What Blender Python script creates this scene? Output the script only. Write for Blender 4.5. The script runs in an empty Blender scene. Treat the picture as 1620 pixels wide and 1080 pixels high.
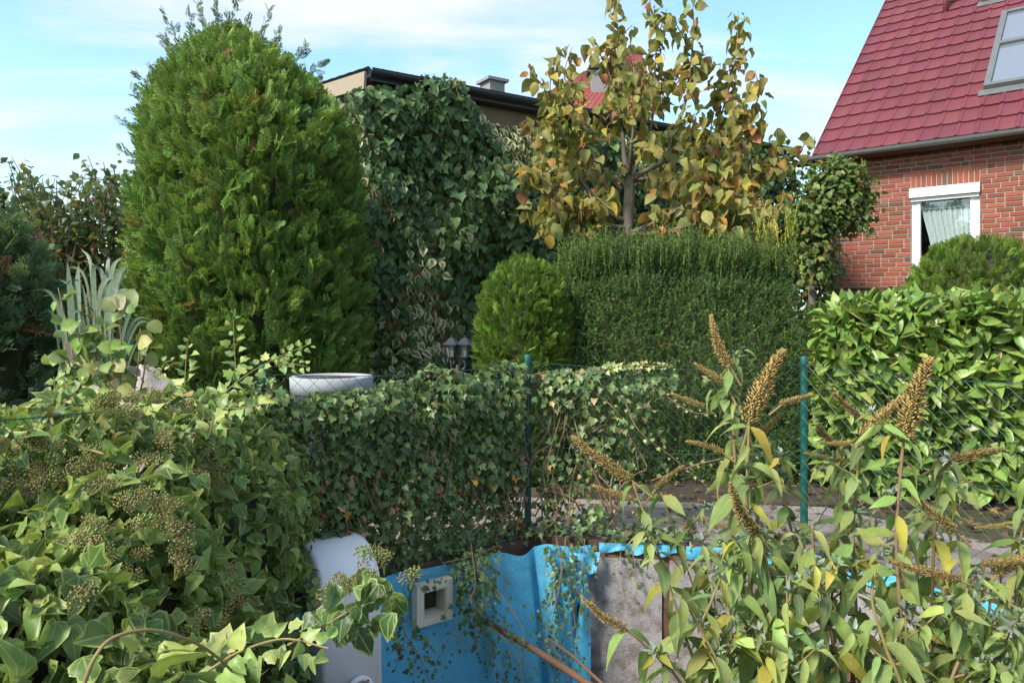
import bpy, math, random
import numpy as np
from mathutils import Vector, Matrix, noise as mnoise

random.seed(11)
rng = np.random.default_rng(11)
R = math.radians
scene = bpy.context.scene
COL = scene.collection

# ------------------------------------------------------------------ camera
F = 1179.0; CX = 810.0; HY = 500.0; CZ = 1.2          # focal length and horizon of the photograph, in its pixels
cam_d = bpy.data.cameras.new('camera')
cam = bpy.data.objects.new('camera', cam_d); COL.objects.link(cam)
cam.location = (0, 0, CZ); cam.rotation_euler = (R(90), 0, 0)
cam_d.sensor_width = 36; cam_d.lens = F / 1620 * 36
cam_d.shift_y = -(540 - HY) / 1620
cam_d.clip_start = 0.05; cam_d.clip_end = 2000
scene.camera = cam

# ------------------------------------------------------------------ light
SUN_AZ = R(-128); SUN_EL = R(42)                        # azimuth from +Y, clockwise: the sun stands to the left
sun_dir = Vector((math.sin(SUN_AZ) * math.cos(SUN_EL), math.cos(SUN_AZ) * math.cos(SUN_EL), math.sin(SUN_EL)))
sd = bpy.data.lights.new('sun', 'SUN'); sd.energy = 1.85; sd.angle = R(12.0); sd.color = (1.0, 0.93, 0.82)
so = bpy.data.objects.new('sun', sd); COL.objects.link(so)
so.rotation_euler = sun_dir.to_track_quat('Z', 'Y').to_euler(); so.location = (-8, -5, 9)

world = bpy.data.worlds.new('World'); scene.world = world; world.use_nodes = True
wn, wl = world.node_tree.nodes, world.node_tree.links
wn.clear()
wo = wn.new('ShaderNodeOutputWorld'); bg1 = wn.new('ShaderNodeBackground'); bg2 = wn.new('ShaderNodeBackground')
sky = wn.new('ShaderNodeTexSky'); sky.sky_type = 'NISHITA'; sky.sun_disc = False
sky.sun_elevation = SUN_EL; sky.sun_rotation = SUN_AZ
sky.air_density = 1.0; sky.dust_density = 1.0; sky.ozone_density = 1.0
bg1.inputs['Strength'].default_value = 0.086
skm = wn.new('ShaderNodeMix'); skm.data_type = 'RGBA'; skm.blend_type = 'MULTIPLY'; skm.inputs['Factor'].default_value = 1.0
skm.inputs[7].default_value = (0.88, 1.04, 1.03, 1); wl.new(sky.outputs[0], skm.inputs[6]); wl.new(skm.outputs[2], bg1.inputs['Color'])
scene.cycles.max_bounces = 7; scene.cycles.diffuse_bounces = 6; scene.cycles.glossy_bounces = 2; scene.cycles.transmission_bounces = 4
bg2.inputs['Color'].default_value = (0.86, 0.89, 1.0, 1); bg2.inputs['Strength'].default_value = 0.295
tc = wn.new('ShaderNodeTexCoord'); sep = wn.new('ShaderNodeSeparateXYZ'); wl.new(tc.outputs['Generated'], sep.inputs[0])
def wmath(op, a, b=None, clamp=False):
    n = wn.new('ShaderNodeMath'); n.operation = op; n.use_clamp = clamp
    for i, v in enumerate((a, b)):
        if v is None: continue
        if isinstance(v, (int, float)): n.inputs[i].default_value = v
        else: wl.new(v, n.inputs[i])
    return n.outputs[0]
zz = wmath('ADD', wmath('MAXIMUM', sep.outputs[2], 0.0), 0.12)
cmb = wn.new('ShaderNodeCombineXYZ')
wl.new(wmath('DIVIDE', sep.outputs[0], zz), cmb.inputs[0]); wl.new(wmath('DIVIDE', sep.outputs[1], zz), cmb.inputs[1])
mp = wn.new('ShaderNodeMapping'); mp.inputs['Rotation'].default_value = (0, 0, R(25)); mp.inputs['Scale'].default_value = (0.55, 1.25, 1)
mp.inputs['Location'].default_value = (2.2, 0.7, 0)
wl.new(cmb.outputs[0], mp.inputs[0])
nz = wn.new('ShaderNodeTexNoise'); nz.inputs['Scale'].default_value = 1.25; nz.inputs['Detail'].default_value = 9; nz.inputs['Roughness'].default_value = 0.56
nz.inputs['Distortion'].default_value = 0.5
wl.new(mp.outputs[0], nz.inputs['Vector'])
cr = wn.new('ShaderNodeValToRGB'); cr.color_ramp.elements[0].position = 0.43; cr.color_ramp.elements[1].position = 0.64
wl.new(nz.outputs[0], cr.inputs[0])
mx = wn.new('ShaderNodeMixShader'); wl.new(wmath('MULTIPLY', cr.outputs[0], 0.93), mx.inputs[0])
wl.new(bg1.outputs[0], mx.inputs[1]); wl.new(bg2.outputs[0], mx.inputs[2]); wl.new(mx.outputs[0], wo.inputs[0])

vs = scene.view_settings
vs.view_transform = 'Standard'; vs.look = 'None'; vs.gamma = 1.0; vs.exposure = 1.98; vs.use_curve_mapping = False

# ------------------------------------------------------------------ small helpers
def at(px, py, Y):
    return np.array(((px - CX) / F * Y, Y, CZ - (py - HY) / F * Y))
def hit(px, py, P0, n):
    d = np.array(((px - CX) / F, 1.0, -(py - HY) / F)); C = np.array((0, 0, CZ))
    return C + d * (np.dot(np.asarray(P0) - C, n) / np.dot(d, n))
def norm(v):
    v = np.asarray(v, float); return v / (np.linalg.norm(v, axis=-1, keepdims=True) + 1e-12)
UP = np.array((0, 0, 1.0))

# ---- materials
MATS = {}
def newmat(name):
    m = bpy.data.materials.new(name); m.use_nodes = True
    return m, m.node_tree.nodes, m.node_tree.links, m.node_tree.nodes['Principled BSDF']
class NB:
    """tiny node builder"""
    def __init__(s, nodes, links): s.n = nodes; s.l = links
    def put(s, inp, v):
        if isinstance(v, (int, float)): inp.default_value = v
        elif isinstance(v, tuple): inp.default_value = v if len(v) != 3 or len(inp.default_value) == 3 else (*v, 1)
        else: s.l.new(v, inp)
    def math(s, op, a, b=0.0, clamp=False):
        n = s.n.new('ShaderNodeMath'); n.operation = op; n.use_clamp = clamp
        s.put(n.inputs[0], a); s.put(n.inputs[1], b); return n.outputs[0]
    def mix(s, f, a, b, blend='MIX'):
        n = s.n.new('ShaderNodeMix'); n.data_type = 'RGBA'; n.blend_type = blend
        s.put(n.inputs['Factor'], f); s.put(n.inputs[6], a); s.put(n.inputs[7], b); return n.outputs[2]
    def noise(s, scale, detail=4, rough=0.6, vec=None, dist=0.0):
        n = s.n.new('ShaderNodeTexNoise'); n.inputs['Scale'].default_value = scale; n.inputs['Detail'].default_value = detail
        n.inputs['Roughness'].default_value = rough; n.inputs['Distortion'].default_value = dist
        if vec is not None: s.l.new(vec, n.inputs['Vector'])
        return n.outputs['Fac']
    def ramp(s, f, p0, p1, c0=(0, 0, 0), c1=(1, 1, 1)):
        n = s.n.new('ShaderNodeValToRGB'); e = n.color_ramp.elements
        e[0].position = p0; e[1].position = p1; e[0].color = (*c0, 1); e[1].color = (*c1, 1); s.l.new(f, n.inputs[0]); return n.outputs[0]
    def attr(s, name):
        n = s.n.new('ShaderNodeAttribute'); n.attribute_name = name; return n
    def pos(s): return s.n.new('ShaderNodeNewGeometry').outputs['Position']
    def objco(s): return s.n.new('ShaderNodeTexCoord').outputs['Object']
    def map(s, vec, scale=(1, 1, 1), rot=(0, 0, 0)):
        n = s.n.new('ShaderNodeMapping'); n.inputs['Scale'].default_value = scale; n.inputs['Rotation'].default_value = rot
        s.l.new(vec, n.inputs[0]); return n.outputs[0]
    def bump(s, h, strength=0.3, dist=0.01):
        n = s.n.new('ShaderNodeBump'); n.inputs['Strength'].default_value = strength; n.inputs['Distance'].default_value = dist
        s.l.new(h, n.inputs['Height']); return n.outputs[0]

def leaf_mat(name, rough=0.45, transl=0.28, veins='pinnate', rim=None, rim_at=0.8, rim_amt=1.0, vein_amt=0.25, spots=0.0, spec=0.4, tip=None):
    m, n, l, b = newmat(name); k = NB(n, l)
    base = k.mix(1.0, k.attr('col').outputs['Color'], n.new('ShaderNodeObjectInfo').outputs['Color'], 'MULTIPLY')
    uv = n.new('ShaderNodeUVMap').outputs[0]
    sp = n.new('ShaderNodeSeparateXYZ'); l.new(uv, sp.inputs[0])
    ax = k.math('ABSOLUTE', k.math('SUBTRACT', sp.outputs[0], 0.5)); y = sp.outputs[1]
    mid = k.math('LESS_THAN', ax, 0.022)
    if veins == 'pinnate':
        side = k.math('GREATER_THAN', k.math('SINE', k.math('MULTIPLY', k.math('SUBTRACT', y, k.math('MULTIPLY', ax, 0.8)), 52.0)), 0.9)
        vn = k.math('MAXIMUM', mid, k.math('MULTIPLY', side, 0.45))
    elif veins == 'palmate':
        d1 = k.math('LESS_THAN', k.math('ABSOLUTE', k.math('SUBTRACT', ax, k.math('MULTIPLY', y, 0.75))), 0.018)
        d2 = k.math('LESS_THAN', k.math('ABSOLUTE', k.math('SUBTRACT', y, k.math('ADD', k.math('MULTIPLY', ax, 0.22), 0.08))), 0.014)
        vn = k.math('MAXIMUM', mid, k.math('MULTIPLY', k.math('MAXIMUM', d1, d2), 0.8))
    else:
        vn = k.math('MULTIPLY', mid, 0.0)
    pos = k.pos()
    mott = k.noise(38.0, 3, 0.6, pos)
    c = k.mix(1.0, base, k.ramp(mott, 0.25, 0.8, (0.72, 0.74, 0.7), (1.25, 1.22, 1.2)), 'MULTIPLY')
    if tip is not None:
        c = k.mix(k.math('MULTIPLY', k.math('POWER', y, 2.0), tip[3]), c, tip[:3])
    lite = k.mix(0.55, c, (0.42, 0.5, 0.2))
    c = k.mix(k.math('MULTIPLY', vn, vein_amt), c, lite)
    if spots:
        s = k.math('GREATER_THAN', k.noise(95.0, 4, 0.7, pos), 0.71)
        c = k.mix(k.math('MULTIPLY', s, spots), c, (0.12, 0.05, 0.02))
    if rim is not None:
        rr = k.attr('rim').outputs['Fac']
        rr = k.math('ADD', rr, k.math('MULTIPLY', k.math('SUBTRACT', k.noise(24.0, 2, 0.5, pos), 0.5), 0.9))
        c = k.mix(k.math('MULTIPLY', k.math('GREATER_THAN', rr, rim_at), rim_amt), c, rim)
    l.new(c, b.inputs['Base Color'])
    b.inputs['Roughness'].default_value = rough
    b.inputs['Specular IOR Level'].default_value = spec
    l.new(k.bump(k.math('ADD', vn, k.math('MULTIPLY', mott, 0.6)), 0.35, 0.004), b.inputs['Normal'])
    t = n.new('ShaderNodeBsdfTranslucent'); l.new(k.mix(0.35, c, (0.35, 0.42, 0.05), 'MIX'), t.inputs['Color'])
    ms = n.new('ShaderNodeMixShader'); ms.inputs[0].default_value = transl
    l.new(b.outputs[0], ms.inputs[1]); l.new(t.outputs[0], ms.inputs[2]); l.new(ms.outputs[0], n['Material Output'].inputs[0])
    MATS[name] = m; return m

def surf_mat(name, col, rough=0.8, var=0.3, scale=6.0, bump=0.2, bscale=60.0, bdist=0.005, spec=0.3, metal=0.0, tintobj=False, col2=None, c2at=(0.5, 0.62), c2scale=3.0, stretch=None):
    m, n, l, b = newmat(name); k = NB(n, l)
    p = k.objco()
    if stretch: p = k.map(p, stretch)
    f = k.noise(scale, 6, 0.65, p)
    c = k.mix(f, tuple(x * (1 - var) for x in col), tuple(min(1, x * (1 + var)) for x in col))
    if col2 is not None:
        c = k.mix(k.ramp(k.noise(c2scale, 8, 0.7, p), c2at[0], c2at[1]), c, col2)
    if tintobj:
        c = k.mix(1.0, c, n.new('ShaderNodeObjectInfo').outputs['Color'], 'MULTIPLY')
        c = k.mix(1.0, c, k.attr('col').outputs['Color'], 'MULTIPLY')
    l.new(c, b.inputs['Base Color']); b.inputs['Roughness'].default_value = rough
    b.inputs['Metallic'].default_value = metal; b.inputs['Specular IOR Level'].default_value = spec
    if bump: l.new(k.bump(k.noise(bscale, 5, 0.7, p), bump, bdist), b.inputs['Normal'])
    MATS[name] = m; return m

leaf_mat('ivy', 0.40, 0.32, 'palmate', rim=(0.37, 0.42, 0.13), rim_at=0.90, rim_amt=0.65, vein_amt=0.75, spots=0.45, spec=0.32)
leaf_mat('ivy_small', 0.42, 0.18, 'palmate', vein_amt=0.3, spec=0.45)
leaf_mat('ivy_variegated', 0.42, 0.2, 'pinnate', rim=(0.56, 0.52, 0.27), rim_at=0.5, vein_amt=0.25)
leaf_mat('ivy_broad', 0.5, 0.18, 'pinnate', vein_amt=0.25, spec=0.3)
leaf_mat('laurel', 0.36, 0.20, 'pinnate', vein_amt=0.35, spec=0.42, spots=0.15)
leaf_mat('buddleia', 0.6, 0.36, 'pinnate', vein_amt=0.6, spots=0.45, spec=0.25)
leaf_mat('silver', 0.8, 0.15, 'none', spec=0.1)
leaf_mat('heart', 0.5, 0.36, 'pinnate', vein_amt=0.4, spots=0.6, spec=0.3)
leaf_mat('simple', 0.5, 0.3, 'none')
leaf_mat('conifer', 0.62, 0.32, 'none', spec=0.2)
leaf_mat('needle', 0.5, 0.16, 'none', spec=0.3)
leaf_mat('blade', 0.5, 0.25, 'none', spec=0.35)
leaf_mat('flower', 0.85, 0.1, 'none', spec=0.1)
surf_mat('bark', (0.13, 0.105, 0.08), 0.9, 0.5, 18, 0.6, 40, 0.01, stretch=(1, 1, 0.25))
surf_mat('bark_pale', (0.15, 0.125, 0.095), 0.9, 0.4, 22, 0.5, 40, 0.008, stretch=(1, 1, 0.5))
surf_mat('twig', (0.20, 0.13, 0.075), 0.85, 0.4, 30, 0.3, 80)
surf_mat('twig_green', (0.20, 0.155, 0.06), 0.7, 0.35, 30, 0.2, 80)
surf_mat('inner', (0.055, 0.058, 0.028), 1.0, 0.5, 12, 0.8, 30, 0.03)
surf_mat('soil', (0.055, 0.042, 0.032), 1.0, 0.6, 5, 0.9, 25, 0.03, col2=(0.09, 0.068, 0.045))
surf_mat('brick', (0.22, 0.066, 0.042), 0.85, 0.28, 9, 0.5, 90, 0.004, tintobj=True)
surf_mat('mortar', (0.34, 0.295, 0.25), 0.95, 0.2, 25, 0.4, 120, 0.003)
surf_mat('tile', (0.130, 0.031, 0.038), 0.55, 0.26, 3, 0.25, 50, 0.003, spec=0.3, tintobj=True, col2=(0.15, 0.045, 0.05), c2at=(0.52, 0.75))
surf_mat('zinc', (0.17, 0.18, 0.175), 0.45, 0.25, 8, 0.05, 40, metal=0.5)
surf_mat('zinc_blue', (0.24, 0.28, 0.32), 0.5, 0.2, 8, 0.05, 40, metal=0.3)
surf_mat('dark_metal', (0.03, 0.035, 0.04), 0.4, 0.3, 8, 0.05, 40, spec=0.5)
surf_mat('white_paint', (0.78, 0.78, 0.77), 0.4, 0.05, 5, 0.05, 30, spec=0.4)
surf_mat('hood_white', (0.78, 0.78, 0.79), 0.5, 0.10, 7, 0.25, 45, 0.004, col2=(0.40, 0.39, 0.36), c2at=(0.60, 0.80), c2scale=5)
surf_mat('cream_plastic', (0.58, 0.53, 0.41), 0.55, 0.12, 9, 0.15, 60, col2=(0.33, 0.28, 0.19), c2at=(0.55, 0.8), c2scale=8)
surf_mat('liner', (0.09, 0.43, 0.64), 0.40, 0.2, 2.2, 0.6, 14, 0.02, spec=0.35, col2=(0.10, 0.27, 0.36), c2at=(0.48, 0.75), c2scale=4)
surf_mat('felt', (0.33, 0.315, 0.31), 1.0, 0.35, 60, 0.9, 140, 0.01, col2=(0.20, 0.165, 0.15), c2at=(0.46, 0.60), c2scale=11)
surf_mat('plank_wood', (0.19, 0.168, 0.15), 0.9, 0.35, 6, 0.5, 40, 0.006, tintobj=True, stretch=(1, 1, 1))
surf_mat('brown_wood', (0.13, 0.07, 0.043), 0.8, 0.35, 8, 0.4, 50, 0.004, tintobj=True)
surf_mat('stick_wood', (0.15, 0.085, 0.05), 0.85, 0.4, 14, 0.4, 50, 0.004)
surf_mat('post_green', (0.006, 0.075, 0.058), 0.4, 0.15, 6, 0.05, 40, spec=0.4)
surf_mat('wire_green', (0.03, 0.07, 0.055), 0.45, 0.2, 10, 0)
surf_mat('concrete', (0.30, 0.315, 0.33), 0.85, 0.15, 10, 0.4, 70, 0.004, col2=(0.25, 0.25, 0.24), c2at=(0.55, 0.75), c2scale=7)
surf_mat('render_wall', (0.20, 0.145, 0.10), 0.95, 0.2, 6, 0.4, 60, 0.006)
surf_mat('tan_board', (0.30, 0.245, 0.18), 0.9, 0.18, 14, 0.4, 50, 0.006)
surf_mat('slate', (0.045, 0.05, 0.06), 0.6, 0.3, 8, 0.2, 30)
surf_mat('chimney_block', (0.22, 0.21, 0.215), 0.9, 0.25, 12, 0.3, 40)
surf_mat('stone', (0.40, 0.33, 0.30), 0.9, 0.25, 8, 0.6, 30, 0.02, col2=(0.12, 0.09, 0.08), c2at=(0.56, 0.62), c2scale=6)
surf_mat('lamp_black', (0.03, 0.033, 0.045), 0.4, 0.2, 8, 0.05, 40, spec=0.5)
surf_mat('lamp_glass', (0.16, 0.18, 0.16), 0.2, 0.2, 8, 0, spec=0.6)
surf_mat('curtain', (0.72, 0.73, 0.72), 0.9, 0.1, 40, 0.3, 200)
surf_mat('room_dark', (0.02, 0.02, 0.022), 0.9, 0.2, 4, 0)
surf_mat('far_tile', (0.21, 0.052, 0.045), 0.7, 0.25, 5, 0.3, 20, tintobj=False)
surf_mat('plaster', (0.55, 0.53, 0.5), 0.9, 0.1, 5, 0.2, 40)
surf_mat('grass_ground', (0.055, 0.06, 0.03), 1.0, 0.5, 3, 0.9, 18, 0.05, col2=(0.08, 0.055, 0.035), c2at=(0.45, 0.6), c2scale=1.5)
def glass_mat():
    m, n, l, b = newmat('glass')
    b.inputs['Base Color'].default_value = (0.24, 0.28, 0.34, 1); b.inputs['Roughness'].default_value = 0.04
    b.inputs['Specular IOR Level'].default_value = 0.9; b.inputs['Metallic'].default_value = 0.55
    MATS['glass'] = m
    m, n, l, b = newmat('clear_pane')
    g = n.new('ShaderNodeBsdfGlossy'); g.inputs['Roughness'].default_value = 0.02
    t = n.new('ShaderNodeBsdfTransparent'); t.inputs['Color'].default_value = (0.85, 0.9, 0.9, 1)
    ms = n.new('ShaderNodeMixShader'); ms.inputs[0].default_value = 0.12
    l.new(t.outputs[0], ms.inputs[1]); l.new(g.outputs[0], ms.inputs[2]); l.new(ms.outputs[0], n['Material Output'].inputs[0])
    MATS['clear_pane'] = m
glass_mat()

# ---- objects
ORI = {}
def setp(o, label=None, cat=None, group=None, kind=None):
    if label: o['label'] = label
    if cat: o['category'] = cat
    if group: o['group'] = group
    if kind: o['kind'] = kind
    return o
def thing(name, label, cat, origin, group=None, kind=None):
    o = bpy.data.objects.new(name, None); COL.objects.link(o)
    o.empty_display_size = 0.1; o.location = tuple(origin)
    ORI[o] = np.asarray(origin, float)
    return setp(o, label, cat, group, kind)
def origin_of(o):
    while o is not None:
        if o in ORI: return ORI[o]
        o = o.parent
    return np.zeros(3)
def mesh_obj(name, V, Fc, mat, parent=None, smooth=False, uv=None, cols=None):
    V = np.asarray(V, float)
    V = V - (origin_of(parent) if parent is not None else 0)
    me = bpy.data.meshes.new(name); me.from_pydata(V.tolist(), [], [list(map(int, f)) for f in Fc]); me.update()
    me.polygons.foreach_set('use_smooth', [smooth] * len(me.polygons))
    a = me.color_attributes.new('col', 'FLOAT_COLOR', 'POINT')
    c = np.ones((len(V), 4)) if cols is None else np.c_[cols, np.ones(len(V))]
    a.data.foreach_set('color', c.astype(np.float32).ravel())
    if isinstance(mat, str): mat = MATS[mat]
    me.materials.append(mat)
    o = bpy.data.objects.new(name, me); COL.objects.link(o)
    if parent is not None: o.parent = parent
    return o
def struct(name, V, Fc, mat, smooth=False):
    o = mesh_obj(name, V, Fc, mat, None, smooth); o['kind'] = 'structure'; return o

# ---- shapes: each returns (V, F)
def merge(*parts):
    Vs, Fs, o = [], [], 0
    for V, Fc in parts:
        V = np.asarray(V, float); Vs.append(V); Fs += [[i + o for i in f] for f in Fc]; o += len(V)
    return np.vstack(Vs), Fs
def box(c, size, ax=None):
    ax = np.eye(3) if ax is None else np.asarray(ax, float)        # rows = axes
    s = np.array([(-1, -1, -1), (1, -1, -1), (1, 1, -1), (-1, 1, -1), (-1, -1, 1), (1, -1, 1), (1, 1, 1), (-1, 1, 1)]) * 0.5
    return (s * np.asarray(size)) @ ax + np.asarray(c), [(3, 2, 1, 0), (4, 5, 6, 7), (0, 1, 5, 4), (1, 2, 6, 5), (2, 3, 7, 6), (3, 0, 4, 7)]
def bevel_box(c, size, ax=None, b=0.01):
    """box whose long edges are chamfered (along the third axis)"""
    ax = np.eye(3) if ax is None else np.asarray(ax, float)
    sx, sy, sz = np.asarray(size) / 2
    ring = [(-sx + b, -sy), (sx - b, -sy), (sx, -sy + b), (sx, sy - b), (sx - b, sy), (-sx + b, sy), (-sx, sy - b), (-sx, -sy + b)]
    V = [(x, y, -sz) for x, y in ring] + [(x, y, sz) for x, y in ring]
    Fc = [tuple(range(7, -1, -1)), tuple(range(8, 16))] + [(i, (i + 1) % 8, (i + 1) % 8 + 8, i + 8) for i in range(8)]
    return np.array(V) @ ax + np.asarray(c), Fc
def catmull(P, n=8):
    P = np.asarray(P, float)
    if len(P) == 2: return P[0] + (P[1] - P[0]) * np.linspace(0, 1, n + 1)[:, None]
    Q = np.vstack([2 * P[0] - P[1], P, 2 * P[-1] - P[-2]]); out = []
    for i in range(1, len(Q) - 2):
        t = np.linspace(0, 1, n, endpoint=False)[:, None]
        a, b, c, d = Q[i - 1], Q[i], Q[i + 1], Q[i + 2]
        out.append(0.5 * ((2 * b) + (c - a) * t + (2 * a - 5 * b + 4 * c - d) * t ** 2 + (3 * b - a - 3 * c + d) * t ** 3))
    return np.vstack(out + [P[-1:]])
def tube(P, r0, r1=None, sides=6, cap=True):
    P = np.asarray(P, float); n = len(P); r1 = r0 if r1 is None else r1
    rad = np.linspace(r0, r1, n) if np.isscalar(r0) else np.asarray(r0)
    T = np.gradient(P, axis=0); T = norm(T)
    ref = np.array((0.31, 0.17, 0.94)) if abs(T[0] @ np.array((0.31, 0.17, 0.94))) < 0.9 else np.array((1.0, 0, 0))
    V = []; a = norm(np.cross(T[0], ref))
    for i in range(n):
        a = norm(a - T[i] * (a @ T[i])); b = np.cross(T[i], a)
        th = np.arange(sides) * 2 * math.pi / sides
        V.append(P[i] + rad[i] * (np.cos(th)[:, None] * a + np.sin(th)[:, None] * b))
    V = np.vstack(V); Fc = []
    for i in range(n - 1):
        for j in range(sides):
            k = (j + 1) % sides
            Fc.append((i * sides + j, i * sides + k, (i + 1) * sides + k, (i + 1) * sides + j))
    if cap: Fc += [tuple(range(sides - 1, -1, -1)), tuple((n - 1) * sides + j for j in range(sides))]
    return V, Fc
def lathe(prof, c=(0, 0, 0), seg=24):
    V, Fc = [], []
    for r, z in prof:
        for j in range(seg):
            a = 2 * math.pi * j / seg; V.append((c[0] + r * math.cos(a), c[1] + r * math.sin(a), c[2] + z))
    for i in range(len(prof) - 1):
        for j in range(seg):
            k = (j + 1) % seg; Fc.append((i * seg + j, i * seg + k, (i + 1) * seg + k, (i + 1) * seg + j))
    return np.array(V), Fc
def grid(fn, us, vs_):
    V = [fn(u, v) for v in vs_ for u in us]; nu = len(us)
    Fc = [(j * nu + i, j * nu + i + 1, (j + 1) * nu + i + 1, (j + 1) * nu + i) for j in range(len(vs_) - 1) for i in range(nu - 1)]
    return np.array(V), Fc

# ------------------------------------------------------------------ leaf templates
class Tmpl:
    def __init__(s, V, Fc, uv=None, rim=None, cols=None):
        s.v = np.asarray(V, float); s.f = [tuple(f) for f in Fc]
        s.loops = np.array([i for f in s.f for i in f], np.int32)
        s.tot = np.array([len(f) for f in s.f], np.int32)
        s.uv = np.asarray(uv, float) if uv is not None else np.c_[s.v[:, 0] + 0.5, s.v[:, 1]]
        s.rim = np.zeros(len(s.v)) if rim is None else np.asarray(rim, float)
        s.cols = np.ones((len(s.v), 3)) if cols is None else np.asarray(cols, float)
        s.cache = {}
    def mesh(s, name, mat):
        if (name, mat) not in s.cache:
            s.cache[(name, mat)] = raw_mesh(name, s.v, s.loops, s.tot, s.uv, s.rim, s.cols, mat)
        return s.cache[(name, mat)]
def raw_mesh(name, V, loops, tot, uv, rim, cols, mat):
    me = bpy.data.meshes.new(name)
    me.vertices.add(len(V)); me.vertices.foreach_set('co', V.astype(np.float32).ravel())
    me.loops.add(len(loops)); me.loops.foreach_set('vertex_index', loops.astype(np.int32))
    me.polygons.add(len(tot)); st = np.r_[0, np.cumsum(tot)[:-1]].astype(np.int32)
    me.polygons.foreach_set('loop_start', st)
    me.update(calc_edges=True)
    me.polygons.foreach_set('use_smooth', np.ones(len(tot), bool))
    u = me.uv_layers.new(name='UVMap'); u.data.foreach_set('uv', uv[loops].astype(np.float32).ravel())
    a = me.color_attributes.new('col', 'FLOAT_COLOR', 'POINT')
    a.data.foreach_set('color', np.c_[cols, np.ones(len(V))].astype(np.float32).ravel())
    r = me.attributes.new('rim', 'FLOAT', 'POINT'); r.data.foreach_set('value', rim.astype(np.float32))
    me.materials.append(MATS[mat]); return me

def leaf_t(widths, length=1.0, fold=0.25, curl=0.25, wave=0.0, twist=0.0):
    """blade built from cross-rows: edge, midrib, edge"""
    n = len(widths); V, uv, rim = [], [], []
    for i, w in enumerate(widths):
        y = i / (n - 1) * length; z = -curl * (y ** 2); wv = wave * math.sin(i * 2.4)
        for s in (-1, 0, 1):
            zz_ = z + abs(s) * w * fold + (wv if s == 1 else -wv if s == -1 else 0)
            a = twist * y
            V.append((s * w * math.cos(a), y, zz_ + s * w * math.sin(a))); uv.append((0.5 + s * 0.5 * w / max(widths), y / length)); rim.append(abs(s) if i not in (0,) else 1)
        if i == n - 1: rim[-3:] = [1, 1, 1]
    Fc = []
    for i in range(n - 1):
        for s in (0, 1):
            a = i * 3 + s; Fc.append((a, a + 1, a + 4, a + 3))
    return Tmpl(V, Fc, uv, rim)
def poly_leaf(outline, center, bend=0.1, droop=0.12, wav=0.03):
    pts = [(x, y) for x, y in outline] + [(-x, y) for x, y in reversed(outline) if abs(x) > 1e-6]
    V = [(center[0], center[1], 0.0)] + [(x, y, bend * abs(x) * 1.2 - droop * (y - 0.3) ** 2 * 2 + wav * math.sin(7 * y + 3 * x)) for x, y in pts]
    n = len(pts); Fc = [(0, 1 + i, 1 + (i + 1) % n) for i in range(n)]
    return Tmpl(V, Fc, None, [0] + [1] * n)
IVY = [poly_leaf([(0, 0.06), (0.16, -0.06), (0.40, 0.02), (0.50, 0.14), (0.33, 0.33), (0.47, 0.56), (0.20, 0.66), (0, 1.0)], (0, 0.32), 0.18, 0.12),
       poly_leaf([(0, 0.05), (0.18, -0.06), (0.44, 0.06), (0.46, 0.26), (0.36, 0.40), (0.36, 0.58), (0.18, 0.74), (0, 1.0)], (0, 0.34), 0.28, 0.22, 0.05),
       poly_leaf([(0, 0.03), (0.14, -0.04), (0.36, 0.10), (0.42, 0.30), (0.34, 0.55), (0.18, 0.78), (0, 1.0)], (0, 0.34), 0.32, 0.3, 0.05),
       poly_leaf([(0, 0.02), (0.16, 0.0), (0.34, 0.18), (0.36, 0.38), (0.27, 0.62), (0.12, 0.85), (0, 1.02)], (0, 0.36), 0.15, 0.4, 0.06)]
IVY += [poly_leaf([(0, 0.02), (0.15, -0.03), (0.30, 0.14), (0.31, 0.36), (0.24, 0.60), (0.10, 0.85), (0, 1.05)], (0, 0.36), 0.7, 0.5, 0.04),
        poly_leaf([(0, 0.04), (0.17, -0.05), (0.38, 0.08), (0.40, 0.30), (0.26, 0.44), (0.28, 0.60), (0.12, 0.80), (0, 1.02)], (0, 0.34), -0.25, 0.1, 0.07)]
IVY_MIX = [IVY[2], IVY[3], IVY[4], IVY[5], IVY[1], IVY[3], IVY[4], IVY[0]]
STAR = [poly_leaf([(0, 0.08), (0.14, -0.04), (0.42, -0.02), (0.26, 0.22), (0.52, 0.46), (0.17, 0.52), (0, 1.0)], (0, 0.28), 0.15, 0.15),
        poly_leaf([(0, 0.08), (0.20, -0.05), (0.44, 0.10), (0.26, 0.30), (0.42, 0.52), (0.16, 0.60), (0, 0.95)], (0, 0.3), 0.25, 0.2)]
BROAD = [leaf_t([0.0, 0.22, 0.36, 0.36, 0.26, 0.13, 0.0], 1, 0.25, 0.35, 0.02), leaf_t([0.0, 0.26, 0.40, 0.36, 0.25, 0.10, 0.0], 1, 0.4, 0.15, 0.03),
         leaf_t([0.0, 0.2, 0.34, 0.36, 0.28, 0.14, 0.0], 1, 0.1, 0.5, 0.03)]
HEART = [leaf_t([0.0, 0.25, 0.36, 0.40, 0.38, 0.30, 0.17, 0.0], 1, 0.35, 0.45, 0.03), leaf_t([0.0, 0.22, 0.35, 0.39, 0.37, 0.29, 0.15, 0.0], 1, 0.7, 0.8, 0.03),
         leaf_t([0.0, 0.26, 0.37, 0.40, 0.36, 0.28, 0.14, 0.0], 1, 0.15, 0.2, 0.06), leaf_t([0.0, 0.2, 0.31, 0.36, 0.36, 0.28, 0.16, 0.0], 1, 1.1, 0.4, 0.02), leaf_t([0.0, 0.24, 0.35, 0.38, 0.36, 0.27, 0.14, 0.0], 1, -0.3, 0.7, 0.05)]
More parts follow.
